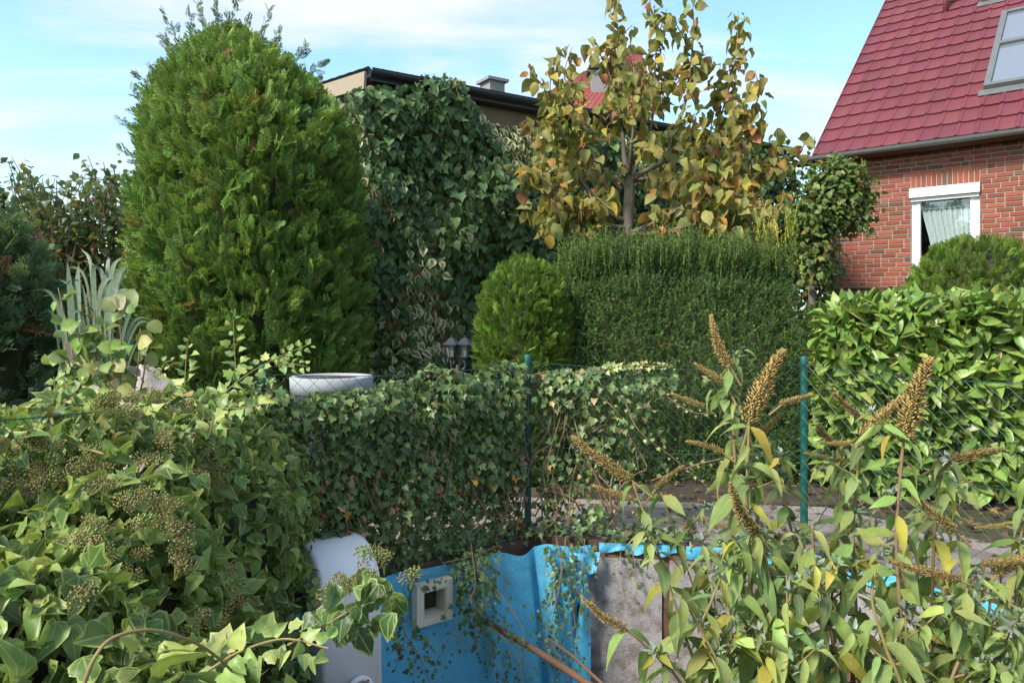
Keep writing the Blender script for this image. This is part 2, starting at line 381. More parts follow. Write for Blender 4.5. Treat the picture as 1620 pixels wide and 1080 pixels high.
LAUREL = [leaf_t([0.015, 0.11, 0.175, 0.19, 0.17, 0.10, 0.0], 1, 0.35, 0.2, 0.012), leaf_t([0.015, 0.10, 0.16, 0.18, 0.165, 0.11, 0.0], 1, 0.6, 0.08, 0.01),
          leaf_t([0.015, 0.12, 0.18, 0.19, 0.16, 0.09, 0.0], 1, 0.15, 0.4, 0.015)]
BUDD = [leaf_t([0.02, 0.12, 0.165, 0.155, 0.11, 0.055, 0.0], 1, 0.35, 0.45, 0.01), leaf_t([0.02, 0.11, 0.15, 0.15, 0.12, 0.06, 0.0], 1, 0.6, 0.8, 0.012, 0.3),
        leaf_t([0.02, 0.13, 0.175, 0.16, 0.115, 0.05, 0.0], 1, 0.2, 0.2, 0.015, -0.3), leaf_t([0.02, 0.10, 0.13, 0.13, 0.10, 0.05, 0.0], 1, 0.8, 0.6, 0.01)]
SMALL = [leaf_t([0.0, 0.26, 0.25, 0.0], 1, 0.4, 0.3), leaf_t([0.0, 0.22, 0.24, 0.0], 1, 0.1, 0.5)]
ROUND = [leaf_t([0.0, 0.36, 0.48, 0.46, 0.34, 0.0], 1, 0.2, 0.25, 0.03), leaf_t([0.0, 0.34, 0.44, 0.46, 0.36, 0.0], 1, 0.45, 0.15, 0.03)]
def spray_t(seed, curve=0.25, nlat=6, sub=True):
    r = random.Random(seed); V, Fc = [], []
    def rhomb(p, d, L, w, z0, z1):
        p = np.array(p); d = np.array(d) / np.hypot(*d); q = np.array((-d[1], d[0])); k = len(V)
        m = p + d * L * 0.45; e = p + d * L
        V.extend([(p[0], p[1], z0), (*(m + q * w), (z0 + z1) / 2 + w * 0.6), (e[0], e[1], z1), (*(m - q * w), (z0 + z1) / 2 - w * 0.2)]); Fc.append((k, k + 3, k + 2, k + 1))
    zc = lambda y: -curve * y * y
    rhomb((0, 0), (0, 1), 1.0, 0.03, 0, zc(1))
    for i in range(nlat):
        y = 0.10 + 0.82 * i / nlat; L = (0.50 - 0.36 * abs(y - 0.25) - 0.12 * y) * r.uniform(0.75, 1.15)
        for s in (-1, 1):
            yy = y + (0.05 if s > 0 else 0); a = R(r.uniform(30, 46)); d = (s * math.sin(a), math.cos(a)); z = zc(yy)
            rhomb((0, yy), d, L, 0.034, z, z - 0.12 * L + r.uniform(-.04, .04))
            if sub and L > 0.2:
                for t in (0.45,):
                    for s2 in (-1, 1):
                        a2 = math.atan2(d[0], d[1]) + s2 * R(34); d2 = (math.sin(a2), math.cos(a2))
                        rhomb((d[0] * L * t, yy + d[1] * L * t), d2, L * 0.46, 0.028, z - 0.05 * L, z - 0.1 * L + r.uniform(-.03, .03))
    return Tmpl(V, Fc, np.array([(0.2, v[1]) for v in V]))
SPRAY = [spray_t(1), spray_t(2, 0.45), spray_t(3, 0.05)]
SPRAY_S = [spray_t(4, 0.3, 6, False), spray_t(5, 0.1, 6, False)]
def needle_t(seed, n=22):
    r = random.Random(seed); V, Fc = [], []
    for i in range(n):
        y = 0.05 + 0.93 * i / n; a = r.uniform(0, 6.283); L = 0.17 * r.uniform(.7, 1.15) * (1.05 - 0.45 * y); w = 0.022
        d = np.array((math.cos(a) * 0.8, 0.62, math.sin(a) * 0.8)); q = np.array((-math.sin(a), 0, math.cos(a))) * w
        p = np.array((0, y, -0.1 * y * y)); k = len(V)
        V += [tuple(p - q * .6), tuple(p + d * L * .6 - q), tuple(p + d * L), tuple(p + d * L * .6 + q)]; Fc.append((k, k + 1, k + 2, k + 3))
    k = len(V); V += [(-0.012, 0, 0), (0.012, 0, 0), (0.004, 1, -.1), (-0.004, 1, -.1)]; Fc.append((k, k + 1, k + 2, k + 3))
    return Tmpl(V, Fc, np.array([(0.2, max(0, v[1])) for v in V]))
NEEDLE = [needle_t(1), needle_t(2)]

# ------------------------------------------------------------------ scattering
def frames(D, N):
    D = norm(D); N = N - (N * D).sum(1, keepdims=True) * D; N = norm(N); X = np.cross(D, N)
    return np.stack([X, D, N], axis=2)
def tints(n, palette, jit=0.18):
    """palette: list of (weight, rgb)"""
    w = np.array([p[0] for p in palette], float); c = np.array([p[1] for p in palette], float)
    i = rng.choice(len(w), n, p=w / w.sum())
    return np.clip(1.42 * c[i] * (1 + rng.normal(0, jit, (n, 1))) * (1 + rng.normal(0, 0.07, (n, 3))), 0.004, 0.95)
def pick(T, size, facing, N, cell=7):
    Y = np.maximum(T[:, 1], 0.05); px = CX + T[:, 0] / Y * F; py = HY - (T[:, 2] - CZ) / Y * F
    vis = (px > -20) & (px < 1640) & (py > -20) & (py < 1100) & (T[:, 1] > 0.1)
    order = np.argsort(Y); seen = set(); ok = np.zeros(len(T), bool)
    cx = (px // cell).astype(int); cy = (py // cell).astype(int)
    for i in order:
        if vis[i] and (cx[i], cy[i]) not in seen:
            seen.add((cx[i], cy[i])); ok[i] = True
    sc = size / Y * (0.35 + facing) * ok
    idx = np.argsort(-sc)[:N]
    return idx[sc[idx] > 0]
def foliage(parent, T, D, N, S, C, tmpls, mat, name='leaf', rest='foliage', parts=0, cell=7, wscale=None):
    """place leaves: the ones that show largest as objects of their own, the rest as one joined part"""
    n = len(T)
    if n == 0: return
    M = frames(D, N) * S[:, None, None]
    if wscale is not None: M[:, :, 0] *= wscale[:, None]
    k = rng.integers(0, len(tmpls), n); org = origin_of(parent)
    chosen = np.zeros(n, bool)
    if parts:
        view = norm(np.array((0, 0, CZ)) - T); facing = np.abs((view * norm(M[:, :, 2])).sum(1))
        idx = pick(T, S, facing, parts, cell); chosen[idx] = True
        for i in idx:
            me = tmpls[k[i]].mesh(name, mat)
            o = bpy.data.objects.new(name, me)
            mt = np.eye(4); mt[:3, :3] = M[i]; mt[:3, 3] = T[i] - org
            o.parent = parent; o.matrix_basis = Matrix(mt.tolist()); o.color = (*C[i], 1); COL.objects.link(o)
    left = ~chosen
    if left.sum() == 0: return
    Vs, Ls, Ts, Us, Rs, Cs, off = [], [], [], [], [], [], 0
    for t in range(len(tmpls)):
        m = left & (k == t); q = int(m.sum())
        if not q: continue
        tp = tmpls[t]; nv = len(tp.v)
        Vs.append((np.einsum('nij,kj->nki', M[m], tp.v) + (T[m] - org)[:, None]).reshape(-1, 3))
        Ls.append((tp.loops[None] + (np.arange(q) * nv)[:, None] + off).ravel()); off += q * nv
        Ts.append(np.tile(tp.tot, q)); Us.append(np.tile(tp.uv, (q, 1))); Rs.append(np.tile(tp.rim, q))
        Cs.append((C[m][:, None] * tp.cols[None]).reshape(-1, 3))
    me = raw_mesh(rest, np.vstack(Vs), np.concatenate(Ls), np.concatenate(Ts), np.vstack(Us), np.concatenate(Rs), np.vstack(Cs), mat)
    o = bpy.data.objects.new(rest, me); o.parent = parent; COL.objects.link(o)
    o['kind'] = 'stuff'
    return o
def rvec(n, s=1.0): return rng.normal(0, s, (n, 3))
def noise3(P, sc, seed=0.0):
    return np.array([mnoise.noise(Vector((p[0] * sc + seed, p[1] * sc, p[2] * sc))) for p in P])

# ================================================================== THE SETTING
# octagonal pool: corners counted from the fence post in the middle of the picture
PV = [np.array((1.50, 3.85)), np.array((0.10, 4.04))]
d = PV[1] - PV[0]; side = np.linalg.norm(d)
ang = math.atan2(d[1], d[0])
for i in range(6):
    ang += R(45); PV.append(PV[-1] + side * np.array((math.cos(ang), math.sin(ang))))
PV = np.array(PV); PC = PV.mean(0)
def off_poly(k):                                          # the octagon moved outwards by k metres
    ap = side / 2 / math.tan(R(22.5)); return PC + (PV - PC) * (ap + k) / ap
# ground: one sheet to the horizon with a hole where the pool is
o8 = off_poly(0.03); V = [(*p, -0.03) for p in o8]; rings = [off_poly(1.2), off_poly(6), off_poly(30), off_poly(600)]
for rg in rings: V += [(*p, -0.03) for p in rg]
Fc = [(i + k * 8, (i + 1) % 8 + k * 8, (i + 1) % 8 + k * 8 + 8, i + k * 8 + 8) for k in range(4) for i in range(8)]
struct('ground', V, [f[::-1] for f in Fc], 'grass_ground')
struct('planting_bed', *merge(box((1.9, 6.2, -0.012), (7.0, 2.9, 0.024)), box((-3.6, 5.6, -0.012), (4.0, 3.4, 0.024))), 'soil')

# wooden boards round the pool
deck = thing('deck', None, None, (*PC, 0.0), kind='structure')
for i in range(8):
    for j in range(5):
        a0, b0 = 0.02 + j * 0.165, 0.02 + j * 0.165 + 0.155
        pi, po = off_poly(a0), off_poly(b0); k = (i + 1) % 8
        q = [pi[i], pi[k], po[k], po[i]]
        e = norm(q[1] - q[0]) * 0.003; q = [q[0] + e, q[1] - e, q[2] - e, q[3] + e]
        zt = 0.012 + random.uniform(-0.003, 0.003)
        V = [(*p, -0.02) for p in q] + [(*p, zt) for p in q]
        o = mesh_obj('plank', V, [(0, 1, 2, 3), (7, 6, 5, 4), (0, 4, 5, 1), (1, 5, 6, 2), (2, 6, 7, 3), (3, 7, 4, 0)], 'plank_wood', deck)
        g = random.uniform(0.75, 1.25); o.color = (g, g * random.uniform(.95, 1.03), g * random.uniform(.92, 1.05), 1)

# ================================================================== THE POOL
pool = thing('pool', 'empty sunken octagonal pool with torn blue liner hanging off its walls', 'pool', (*PC, -1.25))
DEPTH = 1.25
mesh_obj('floor', [(*p, -DEPTH) for p in off_poly(0.02)], [tuple(range(8))], 'felt', pool)
for i in range(8):
    k = (i + 1) % 8; pin, pout = PV, off_poly(0.035)
    for j in range(8):
        z1 = -0.05 - j * 0.15; z0 = z1 - 0.146; q = [pin[i], pin[k], pout[k], pout[i]]
        V = [(*p, z0) for p in q] + [(*p, z1) for p in q]
        o = mesh_obj('wall_board', V, [(3, 2, 1, 0), (4, 5, 6, 7), (0, 1, 5, 4), (2, 3, 7, 6)], 'brown_wood', pool)
        g = random.uniform(0.75, 1.3); o.color = (g, g, g * random.uniform(.9, 1.1), 1)
    # coping board along the top
    q = [off_poly(-0.012)[i], off_poly(-0.012)[k], off_poly(0.018)[k], off_poly(0.018)[i]]
    V = [(*p, -0.048) for p in q] + [(*p, 0.006) for p in q]
    o = mesh_obj('coping_board', V, [(3, 2, 1, 0), (4, 5, 6, 7), (0, 1, 5, 4), (1, 2, 6, 5), (2, 3, 7, 6), (3, 0, 4, 7)], 'brown_wood', pool)
    o.color = (0.55, 0.62, 0.68, 1)
# liner: V3..V2 is side A (indices 2 -> 1), V2..V1 side B (1 -> 0)
A0, A1, B1 = PV[2], PV[1], PV[0]
tA = norm(A1 - A0); tB = norm(B1 - A1); nA = norm(PC - (A0 + A1) / 2); nB = norm(PC - (A1 + B1) / 2)
nA3 = np.array((*nA, 0)); nB3 = np.array((*nB, 0))
def sB(px, py):
    h = hit(px, py, (*A1, 0), nB3); return float((h[:2] - A1) @ tB), h[2]
def sA(px, py):
    h = hit(px, py, (*A0, 0), nA3); return float((h[:2] - A0) @ tA), h[2]
LA = side
s_crease = [LA - 0.20 + 0.0, LA + 0.10, LA + 0.27]
def liner_off(s, z):
    dn = -z
    o_ = 0.03 + 0.012 * math.sin(s * 9 + dn * 2) * min(1, dn * 3) + 0.02 * mnoise.noise(Vector((s * 3.2, z * 1.6, 2.0)))
    # loose sheet bulging away from the corner
    g = math.exp(-((s - LA + 0.05) / 0.26) ** 2); o_ += 0.13 * g * (0.35 + 0.65 * min(1, dn * 1.6))
    for c, a, w in ((LA - 0.27, 0.05, 0.05), (LA - 0.02, -0.05, 0.035), (LA + 0.10, 0.045, 0.04), (LA + 0.22, -0.035, 0.03)):
        c2 = c + 0.10 * dn * (1 if c > LA - 0.1 else -0.9); x = abs(s - c2) / w
        if x < 1: o_ += a * (1 - x) ** 0.8 * min(1, dn * 4)
    o_ += 0.012 * mnoise.noise(Vector((s * 9, z * 5, 5.0))) * min(1, dn * 4)
    return max(o_, 0.020)
def liner_pt(s, z):
    if s <= LA: p = A0 + tA * s; nn = nA
    else: p = A1 + tB * (s - LA); nn = nB
    w = min(1.0, abs(s - LA) / 0.18)
    nb = norm((nA + nB) / 2) if True else nn
    nn = norm(nn * w + nb * (1 - w))
    return np.array((*(p + nn * liner_off(s, z)), z))
zs = np.r_[-0.014 - np.linspace(0, 1, 46) * 1.2]
sb_top = sB(935, 858)[0] + LA; sb_bot = sB(925, 1080)[0] + LA
def liner_uv(u, v):
    z = v; dn = -z; end = sb_top + (sb_bot - sb_top) * min(1, dn / 0.75) + 0.008 * math.sin(dn * 30) - 0.05 * math.sin(min(1, dn / 0.75) * math.pi)
    top_sag = 0.02 * mnoise.noise(Vector((u * 12, 0.3, 0))) + 0.05 * math.exp(-((u * end - LA + 0.10) / 0.10) ** 2)
    z2 = z - top_sag * max(0, 1 - dn * 5)
    return liner_pt(u * end, z2)
lV, lF = grid(liner_uv, np.linspace(0, 1, 150), zs)
_s0, _ = sA(644, 985); _s1, _z1 = sA(700, 905); _z0 = sA(700, 968)[1]
def in_hole(f):
    c = lV[list(f)].mean(0); s_ = (c[:2] - A0) @ tA
    return _s0 + 0.03 < s_ < _s1 - 0.03 and _z0 + 0.03 < c[2] < _z1 - 0.03
lF = [f for f in lF if not in_hole(f)]
liner = mesh_obj('liner', lV, lF, 'liner', pool, True)
liner['label'] = 'loose blue vinyl liner, creased in the corner'
# folded-over flap at the torn edge and the long rolled fold below it
def flap(u, v):
    s = sB(903, 858)[0] + LA + 0.16 * u * (1 - 0.15 * v); z = -0.04 - v * (0.115 + 0.02 * math.sin(u * 4))
    return np.array((*(A1 + tB * (s - LA) + nB * (0.085 + 0.02 * math.sin(u * 5 + v) + 0.02 * v)), z))
mesh_obj('liner_flap', *grid(flap, np.linspace(0, 1, 14), np.linspace(0, 1, 9)), 'liner', liner, True)
def fold(u, v):
    z = -0.14 - v * 0.85; c = sB(925, 890)[0] + LA + (sB(893, 1040)[0] - sB(925, 890)[0]) * v
    w = 0.02 + 0.16 * v * (1 - 0.25 * v)
    s = c + w * u; out = 0.075 + 0.045 * math.sin(u * math.pi) + 0.02 * math.sin(v * 7 + u * 3)
    return np.array((*(A1 + tB * (s - LA) + nB * out), z))
mesh_obj('liner_fold', *grid(fold, np.linspace(0, 1, 12), np.linspace(0, 1, 26)), 'liner', liner, True)
# thin blue strip still stapled under the coping on side B
def strip(a, b, h0, h1):
    def f(u, v):
        s = a + (b - a) * u; z = -0.004 - v * (h0 + (h1 - h0) * u + 0.012 * math.sin(u * 17))
        return np.array((*(A1 + tB * s + nB * (0.022 + 0.012 * math.sin(u * 23 + v * 2) * v)), z))
    return grid(f, np.linspace(0, 1, 30), np.linspace(0, 1, 5))
mesh_obj('liner_strip', *strip(sB(948, 850)[0], sB(1070, 858)[0], 0.045, 0.05), 'liner', pool, True)
mesh_obj('liner_strip', *strip(sB(1085, 856)[0], side - 0.03, 0.06, 0.085), 'liner', pool, True)
# blue edge on side C, far right
C0, C1 = PV[0], PV[7]; tC = norm(C1 - C0); nC = norm(PC - (C0 + C1) / 2)
def stripC(u, v):
    s = 0.06 + 1.3 * u; z = -0.004 - v * (0.06 + 0.02 * math.sin(u * 9))
    return np.array((*(C0 + tC * s + nC * (0.02 + 0.012 * math.sin(u * 30))), z))
mesh_obj('liner_strip', *grid(stripC, np.linspace(0, 1, 30), np.linspace(0, 1, 5)), 'liner', pool, True)
# felt underlay where the liner has come away
def feltB(u, v):
    s = 0.28 + (side - 0.28) * u; z = -0.085 - v * (1.14 if s < 0.66 or s > 0.74 else 1.14)
    return np.array((*(A1 + tB * s + nB * (0.012 + 0.008 * mnoise.noise(Vector((s * 6, z * 6, 1))))), z))
mesh_obj('felt', *grid(feltB, np.linspace(0, 0.37, 20), np.linspace(0, 1, 24)), 'felt', pool, True)
mesh_obj('felt', *grid(lambda u, v: feltB(u, v * 0.95), np.linspace(0.405, 0.985, 20), np.linspace(0, 1, 24)), 'felt', pool, True)
def feltC(u, v):
    s = 0.02 + (side - 0.04) * u; z = -0.085 - v * (0.34 + 0.05 * math.sin(u * 7))
    return np.array((*(C0 + tC * s + nC * (0.012 + 0.008 * mnoise.noise(Vector((s * 6, z * 6, 4))))), z))
mesh_obj('felt', *grid(feltC, np.linspace(0, 1, 24), np.linspace(0, 1, 10)), 'felt', pool, True)
# skimmer opening: cream frame with a recess
s0, z0 = sA(644, 985); s1, z1 = sA(700, 905); z0 = sA(700, 968)[1]
T3 = np.array((*tA, 0)); axA = np.array([T3, nA3, UP]); oc = 0.07
sk = mesh_obj('skimmer', *merge(
    box((*(A0 + tA * (s0 + 0.0175) + nA * oc), (z0 + z1) / 2), (0.035, 0.05, z1 - z0), axA),
    box((*(A0 + tA * (s1 - 0.0175) + nA * oc), (z0 + z1) / 2), (0.035, 0.05, z1 - z0), axA),
    box((*(A0 + tA * ((s0 + s1) / 2) + nA * oc), z1 - 0.0175), (s1 - s0 - 0.0705, 0.049, 0.035), axA),
    box((*(A0 + tA * ((s0 + s1) / 2) + nA * oc), z0 + 0.0175), (s1 - s0 - 0.0705, 0.049, 0.035), axA)), 'cream_plastic', pool)
sk['label'] = 'square cream plastic skimmer opening'
ci = A0 + tA * ((s0 + s1) / 2); wi = s1 - s0 - 0.074; hi = z1 - z0 - 0.074; zm = (z0 + z1) / 2
mesh_obj('throat', *merge(
    box((*(ci + nA * 0.047), zm - hi / 2 + 0.002), (wi, 0.09, 0.004), axA),
    box((*(ci + nA * 0.047 + tA * (wi / 2 - 0.002)), zm), (0.004, 0.09, hi - 0.01), axA),
    box((*(ci + nA * 0.047 - tA * (wi / 2 - 0.002)), zm), (0.004, 0.09, hi - 0.01), axA), box((*(ci + nA * 0.047), zm + hi / 2 - 0.002), (wi, 0.09, 0.004), axA)), 'cream_plastic', sk)
mesh_obj('throat_back', *box((*(ci + nA * 0.006), zm), (wi - 0.012, 0.004, hi - 0.012), axA), 'inner', sk)

# white hump-backed unit hanging over the pool edge, left
hc = hit(556, 900, (*A0, 0), nA3); hs = (hc[:2] - A0) @ tA
hs = min(np.linspace(-0.6, 1.2, 400), key=lambda q: abs((A0 + tA * (q + 0.142) + nA * 0.22)[0] / (A0 + tA * (q + 0.142) + nA * 0.22)[1] * F + CX - 606))
hb = A0 + tA * hs - nA * 0.06
hood = thing('pool_filter_unit', 'white round-topped plastic unit hung over the pool edge beside the ivy', 'pool filter', (*hb, -0.6))
prof = [(-0.10, -0.6), (-0.10, 0.13)] + [(-0.10 + 0.08 * (1 - math.cos(a)), 0.13 + 0.08 * math.sin(a)) for a in np.linspace(0.3, math.pi / 2, 5)]
prof += [(0.08 + 0.20 * math.sin(a), 0.01 + 0.20 * math.cos(a)) for a in np.linspace(0, math.pi / 2, 12)] + [(0.285, -0.6)]
hw = 0.142; nP = len(prof); Vh = []
lay = [(-hw, 0.02), (-hw + 0.006, 0.007), (-hw + 0.02, 0.0), (hw - 0.035, 0.0), (hw - 0.012, 0.010), (hw, 0.035)]
cx_, cz_ = 0.09, -0.2
for tt, ins in lay:
    for a, b in prof:
        v = np.array((a - cx_, b - cz_)); v = v * (1 - ins / np.linalg.norm(v)); a, b = v[0] + cx_, v[1] + cz_
        Vh.append((*(hb + tA * tt + nA * a), b))
Fh = [(i * nP + j, i * nP + (j + 1) % nP, (i + 1) * nP + (j + 1) % nP, (i + 1) * nP + j) for i in range(5) for j in range(nP)]
Fh += [tuple(range(nP - 1, -1, -1)), tuple(5 * nP + j for j in range(nP))]
mesh_obj('housing', Vh, Fh, 'hood_white', hood, True)
hp = []
for a in np.linspace(0.15, math.pi - 0.15, 12):
    hp.append((*(hb + tA * (0.02 - 0.055 * math.cos(a)) + nA * 0.30), -0.40 + 0.06 * math.sin(a)))
mesh_obj('handle', *tube(hp, 0.013, sides=8), 'white_paint', hood, True)
for a in (0.9, 2.2):
    mesh_obj('screw', *tube([(*(hb + tA * (0.02 - 0.055 * math.cos(a)) + nA * 0.31), -0.40 + 0.06 * math.sin(a)), (*(hb + tA * (0.02 - 0.055 * math.cos(a)) + nA * 0.316), -0.40 + 0.06 * math.sin(a))], 0.005, sides=8), 'zinc', hood)

# poles lying across the pool
p0, p1 = at(768, 982, 3.72), at(960, 1100, 3.30)
pl = thing('wooden_pole', 'long brown wooden pole leaning across the blue liner under trailing ivy', 'pole', p1 + (p1 - p0) * 0.9)
mesh_obj('shaft', *tube(catmull([p0, (p0 + p1) / 2 + (0, 0, 0.008), p1, p1 + (p1 - p0) * 0.9], 6), 0.016, 0.018, 8), 'stick_wood', pl, True)
p0b, p1b = at(868, 1010, 3.70), at(950, 1078, 3.42)
pl2 = thing('thin_stick', 'thin dark stick lying just above the brown pole in the pool', 'stick', p1b + (p1b - p0b))
mesh_obj('shaft', *tube(catmull([p0b, (p0b + p1b) / 2 + (0.004, 0, 0.01), p1b, p1b + (p1b - p0b)], 6), 0.007, 0.009, 6), 'stick_wood', pl2, True)

# ================================================================== THE FENCE
FP = off_poly(0.05); FH = 0.99
fence = thing('chain_link_fence', 'dark green chain-link fence on round posts standing round the pool', 'fence', (*FP[1], 0))
for i in (0, 1, 2, 7, 3):
    x, y = FP[i]
    po = mesh_obj('post', *lathe([(0.019, 0), (0.019, FH - 0.012)], (x, y, 0), 14), 'post_green', fence, True)
    mesh_obj('post_cap', *lathe([(0.0205, FH - 0.035), (0.0205, FH - 0.006), (0.017, FH), (0.0, FH + 0.002)], (x, y, 0), 14), 'post_green', po, True)
for a, b in ((0, 1), (1, 2), (2, 3), (7, 0)):
    P, Q = FP[a], FP[b]; L = np.linalg.norm(Q - P); t = (Q - P) / L; segs = []
    n_ = norm(np.array((-t[1], t[0]))) * 0.021
    sag = lambda s: 0.035 * math.sin(math.pi * s / L)
    for zz_ in (FH - 0.04, 0.50, 0.05):
        pts = [(*(P + t * s + n_), zz_ - sag(s)) for s in np.linspace(0, L, 9)]
        mesh_obj('tension_wire', *tube(pts, 0.0019, sides=4), 'wire_green', fence)
    pitch = 0.075; H = FH - 0.09
    m = []
    for kdir in (1, -1):
        s = -H
        while s < L + H:
            # a diagonal wire clipped to the panel
            x0, x1 = (s, s + H) if kdir == 1 else (s + H, s)
            za, zb = 0.05, 0.05 + H
            def clip(x0, z0_, x1, z1_):
                pts = []
                for (xa, za_, xb, zb_) in ((x0, z0_, x1, z1_),):
                    ta = [0.0, 1.0]
                    for X in (0.0, L):
                        if (xa - X) * (xb - X) < 0: ta.append((X - xa) / (xb - xa))
                    ta = sorted(ta)
                    for q0, q1 in zip(ta[:-1], ta[1:]):
                        mid = xa + (xb - xa) * (q0 + q1) / 2
                        if 0 <= mid <= L: return [(xa + (xb - xa) * q, za_ + (zb_ - za_) * q) for q in (q0, q1)]
                return None
            c = clip(x0, za, x1, zb)
            if c:
                pp = [(*(P + t * x + n_ * (1 + 0.08 * kdir)), z - sag(x) * z) for x, z in c]
                m.append(tube(pp, 0.0012, sides=3, cap=False))
            s += pitch
    o = mesh_obj('wire_mesh', *merge(*m), 'wire_green', fence); o['kind'] = 'stuff'

# ================================================================== RIGHT HOUSE
WT = norm(np.array((0.767, -0.642))); WN = norm(np.array((-0.642, -0.767)))     # along the wall to the right; outwards
def wall_y(px): return 19.15 / (0.837 * (px - CX) / F + 1)
def wall_pt(px): y = wall_y(px); return np.array(((px - CX) / F * y, y))
WC = wall_pt(1314)
house = thing('brick_house', 'red brick house with dark red tiled roof and roof windows, right', 'house', (*WC, 0))
T3 = np.array((*WT, 0)); N3 = np.array((*WN, 0)); axW = np.array([T3, N3, UP])
def wl_(t, z, out=0.0): return np.array((*(WC + WT * t + WN * out), z))
def tz(px, py):
    h = hit(px, py, (*WC, 0), N3); return float((h[:2] - WC) @ WT), h[2]
WL = 7.0; EZ = tz(1480, 228)[1]
t0, t1 = tz(1441, 300)[0], tz(1550, 300)[0]; wz1 = tz(1495, 294)[1]; wz0 = wz1 - 1.55
DW = 0.30
wallV = [box(wl_(t0 / 2, EZ / 2, -DW / 2), (t0, DW, EZ), axW), box(wl_((t1 + WL) / 2, EZ / 2, -DW / 2), (WL - t1, DW, EZ), axW),
         box(wl_((t0 + t1) / 2, wz0 / 2, -DW / 2), (t1 - t0, DW, wz0), axW), box(wl_((t0 + t1) / 2, (wz1 + EZ) / 2, -DW / 2), (t1 - t0, DW, EZ - wz1), axW)]
hw_ = mesh_obj('wall', *merge(*wallV), 'mortar', house)
mesh_obj('side_wall', *box(wl_(0.15, EZ / 2, -4.0 - 0.002), (0.30, 7.39, EZ), axW), 'mortar', house)
# bricks
def brick_mesh(l, h, name):
    o_ = bevel_box((0, 0, 0), (0.018, h, l), np.array([N3, UP, T3]), 0.003)
    me = bpy.data.meshes.new(name); me.from_pydata(o_[0].tolist(), [], [list(f) for f in o_[1]])
    a = me.color_attributes.new('col', 'FLOAT_COLOR', 'POINT'); a.data.foreach_set('color', np.ones(len(o_[0]) * 4, np.float32)); me.materials.append(MATS['brick']); return me, o_
BM = {k: brick_mesh(l, 0.067, 'brick') for k, l in (('s', 0.236), ('h', 0.111), ('q', 0.17))}
sm = bevel_box((0, 0, 0), (0.018, 0.064, 0.24), np.array([N3, T3, UP]), 0.003)
me = bpy.data.meshes.new('brick'); me.from_pydata(sm[0].tolist(), [], [list(f) for f in sm[1]]); a = me.color_attributes.new('col', 'FLOAT_COLOR', 'POINT'); a.data.foreach_set('color', np.ones(len(sm[0]) * 4, np.float32)); me.materials.append(MATS['brick'])
BM['v'] = (me, sm)
bricks = []
nb = 13; bw = (t1 - t0) / nb
for i in range(nb): bricks.append(('v', t0 + bw * (i + 0.5), wz1 + 0.127))
row = 0; z = 0.045
while z < EZ - 0.03:
    t = -0.0 + random.choice((0.0, -0.06, -0.125)); cnt = 0
    while t < WL - 0.02:
        kind = 's' if random.random() < 0.8 else 'h'
        l = {'s': 0.24, 'h': 0.115}[kind]; a, b = t, t + l
        t += l + 0.012
        if a < 0: a = 0.0
        lo, hi_ = t0 - 0.004, t1 + 0.004
        if wz0 - 0.03 < z < wz1 + 0.255:
            if a < lo < b: b = lo
            elif a < hi_ < b: a = hi_
            elif lo <= a and b <= hi_: continue
        if b - a < 0.02: continue
        bricks.append((b - a, (a + b) / 2, z))
    z += 0.0833
vis = []
for i, (k, t, z) in enumerate(bricks):
    p = wl_(t, z); px = CX + p[0] / p[1] * F; py = HY - (p[2] - CZ) / p[1] * F
    if 1300 < px < 1640 and 225 < py < 476 and not (1440 < px < 1620 and py > 400) and not (px < 1375 and py < 340): vis.append((-(1 / p[1]) * (0.24 if k in ('s', 'v') else k if not isinstance(k, str) else .2), i))
vis.sort(); part_ids = set(i for _, i in vis[:300])
rest = []; restC = []
def brick_col():
    u = random.random(); g = random.uniform(0.78, 1.2)
    if u < 0.09: return (g * 0.55, g * 1.0, g * 1.1)
    if u < 0.25: return (g * 0.8, g * 0.85, g * 0.9)
    return (g, g * random.uniform(0.9, 1.12), g)
BMX = {}
for i, (k, t, z) in enumerate(bricks):
    c = brick_col(); p = wl_(t, z, 0.004 + random.uniform(-0.0015, 0.0015))
    if isinstance(k, str): me, o_ = BM[k]
    else:
        key = round(k, 2)
        if abs(k - 0.24) < 0.002: me, o_ = BM['s']
        elif abs(k - 0.115) < 0.002: me, o_ = BM['h']
        else:
            if key not in BMX: BMX[key] = brick_mesh(max(.015, key - 0.006), 0.067, 'brick')
            me, o_ = BMX[key]
    if i in part_ids:
        o = bpy.data.objects.new('brick', me); o.parent = hw_; o.location = tuple(p - origin_of(house)); o.color = (*c, 1); COL.objects.link(o)
    else:
        rest.append((o_[0] + p, o_[1])); restC.append(np.tile(c, (len(o_[0]), 1)))
o = mesh_obj('brickwork', *merge(*rest), 'brick', hw_, cols=np.vstack(restC)); o['kind'] = 'stuff'
# window
win = mesh_obj('window', *merge(
    box(wl_(t0 + 0.045, (wz0 + wz1) / 2, -0.09), (0.09, 0.08, wz1 - wz0), axW), box(wl_(t1 - 0.045, (wz0 + wz1) / 2, -0.09), (0.09, 0.08, wz1 - wz0), axW),
    box(wl_((t0 + t1) / 2, wz0 + 0.045, -0.09), (t1 - t0 - 0.181, 0.079, 0.09), axW)), 'white_paint', house)
mesh_obj('sash', *merge(box(wl_(t0 + 0.115, (wz0 + wz1) / 2, -0.07), (0.05, 0.06, wz1 - wz0 - 0.2), axW), box(wl_(t1 - 0.115, (wz0 + wz1) / 2, -0.07), (0.05, 0.06, wz1 - wz0 - 0.2), axW)), 'white_paint', win)
mesh_obj('shutter_box', *merge(box(wl_((t0 + t1) / 2, wz1 - 0.085, 0.03), (t1 - t0 + 0.02, 0.10, 0.16), axW), box(wl_((t0 + t1) / 2, wz1 - 0.20, -0.01), (t1 - t0 - 0.01, 0.06, 0.06), axW)), 'white_paint', win)
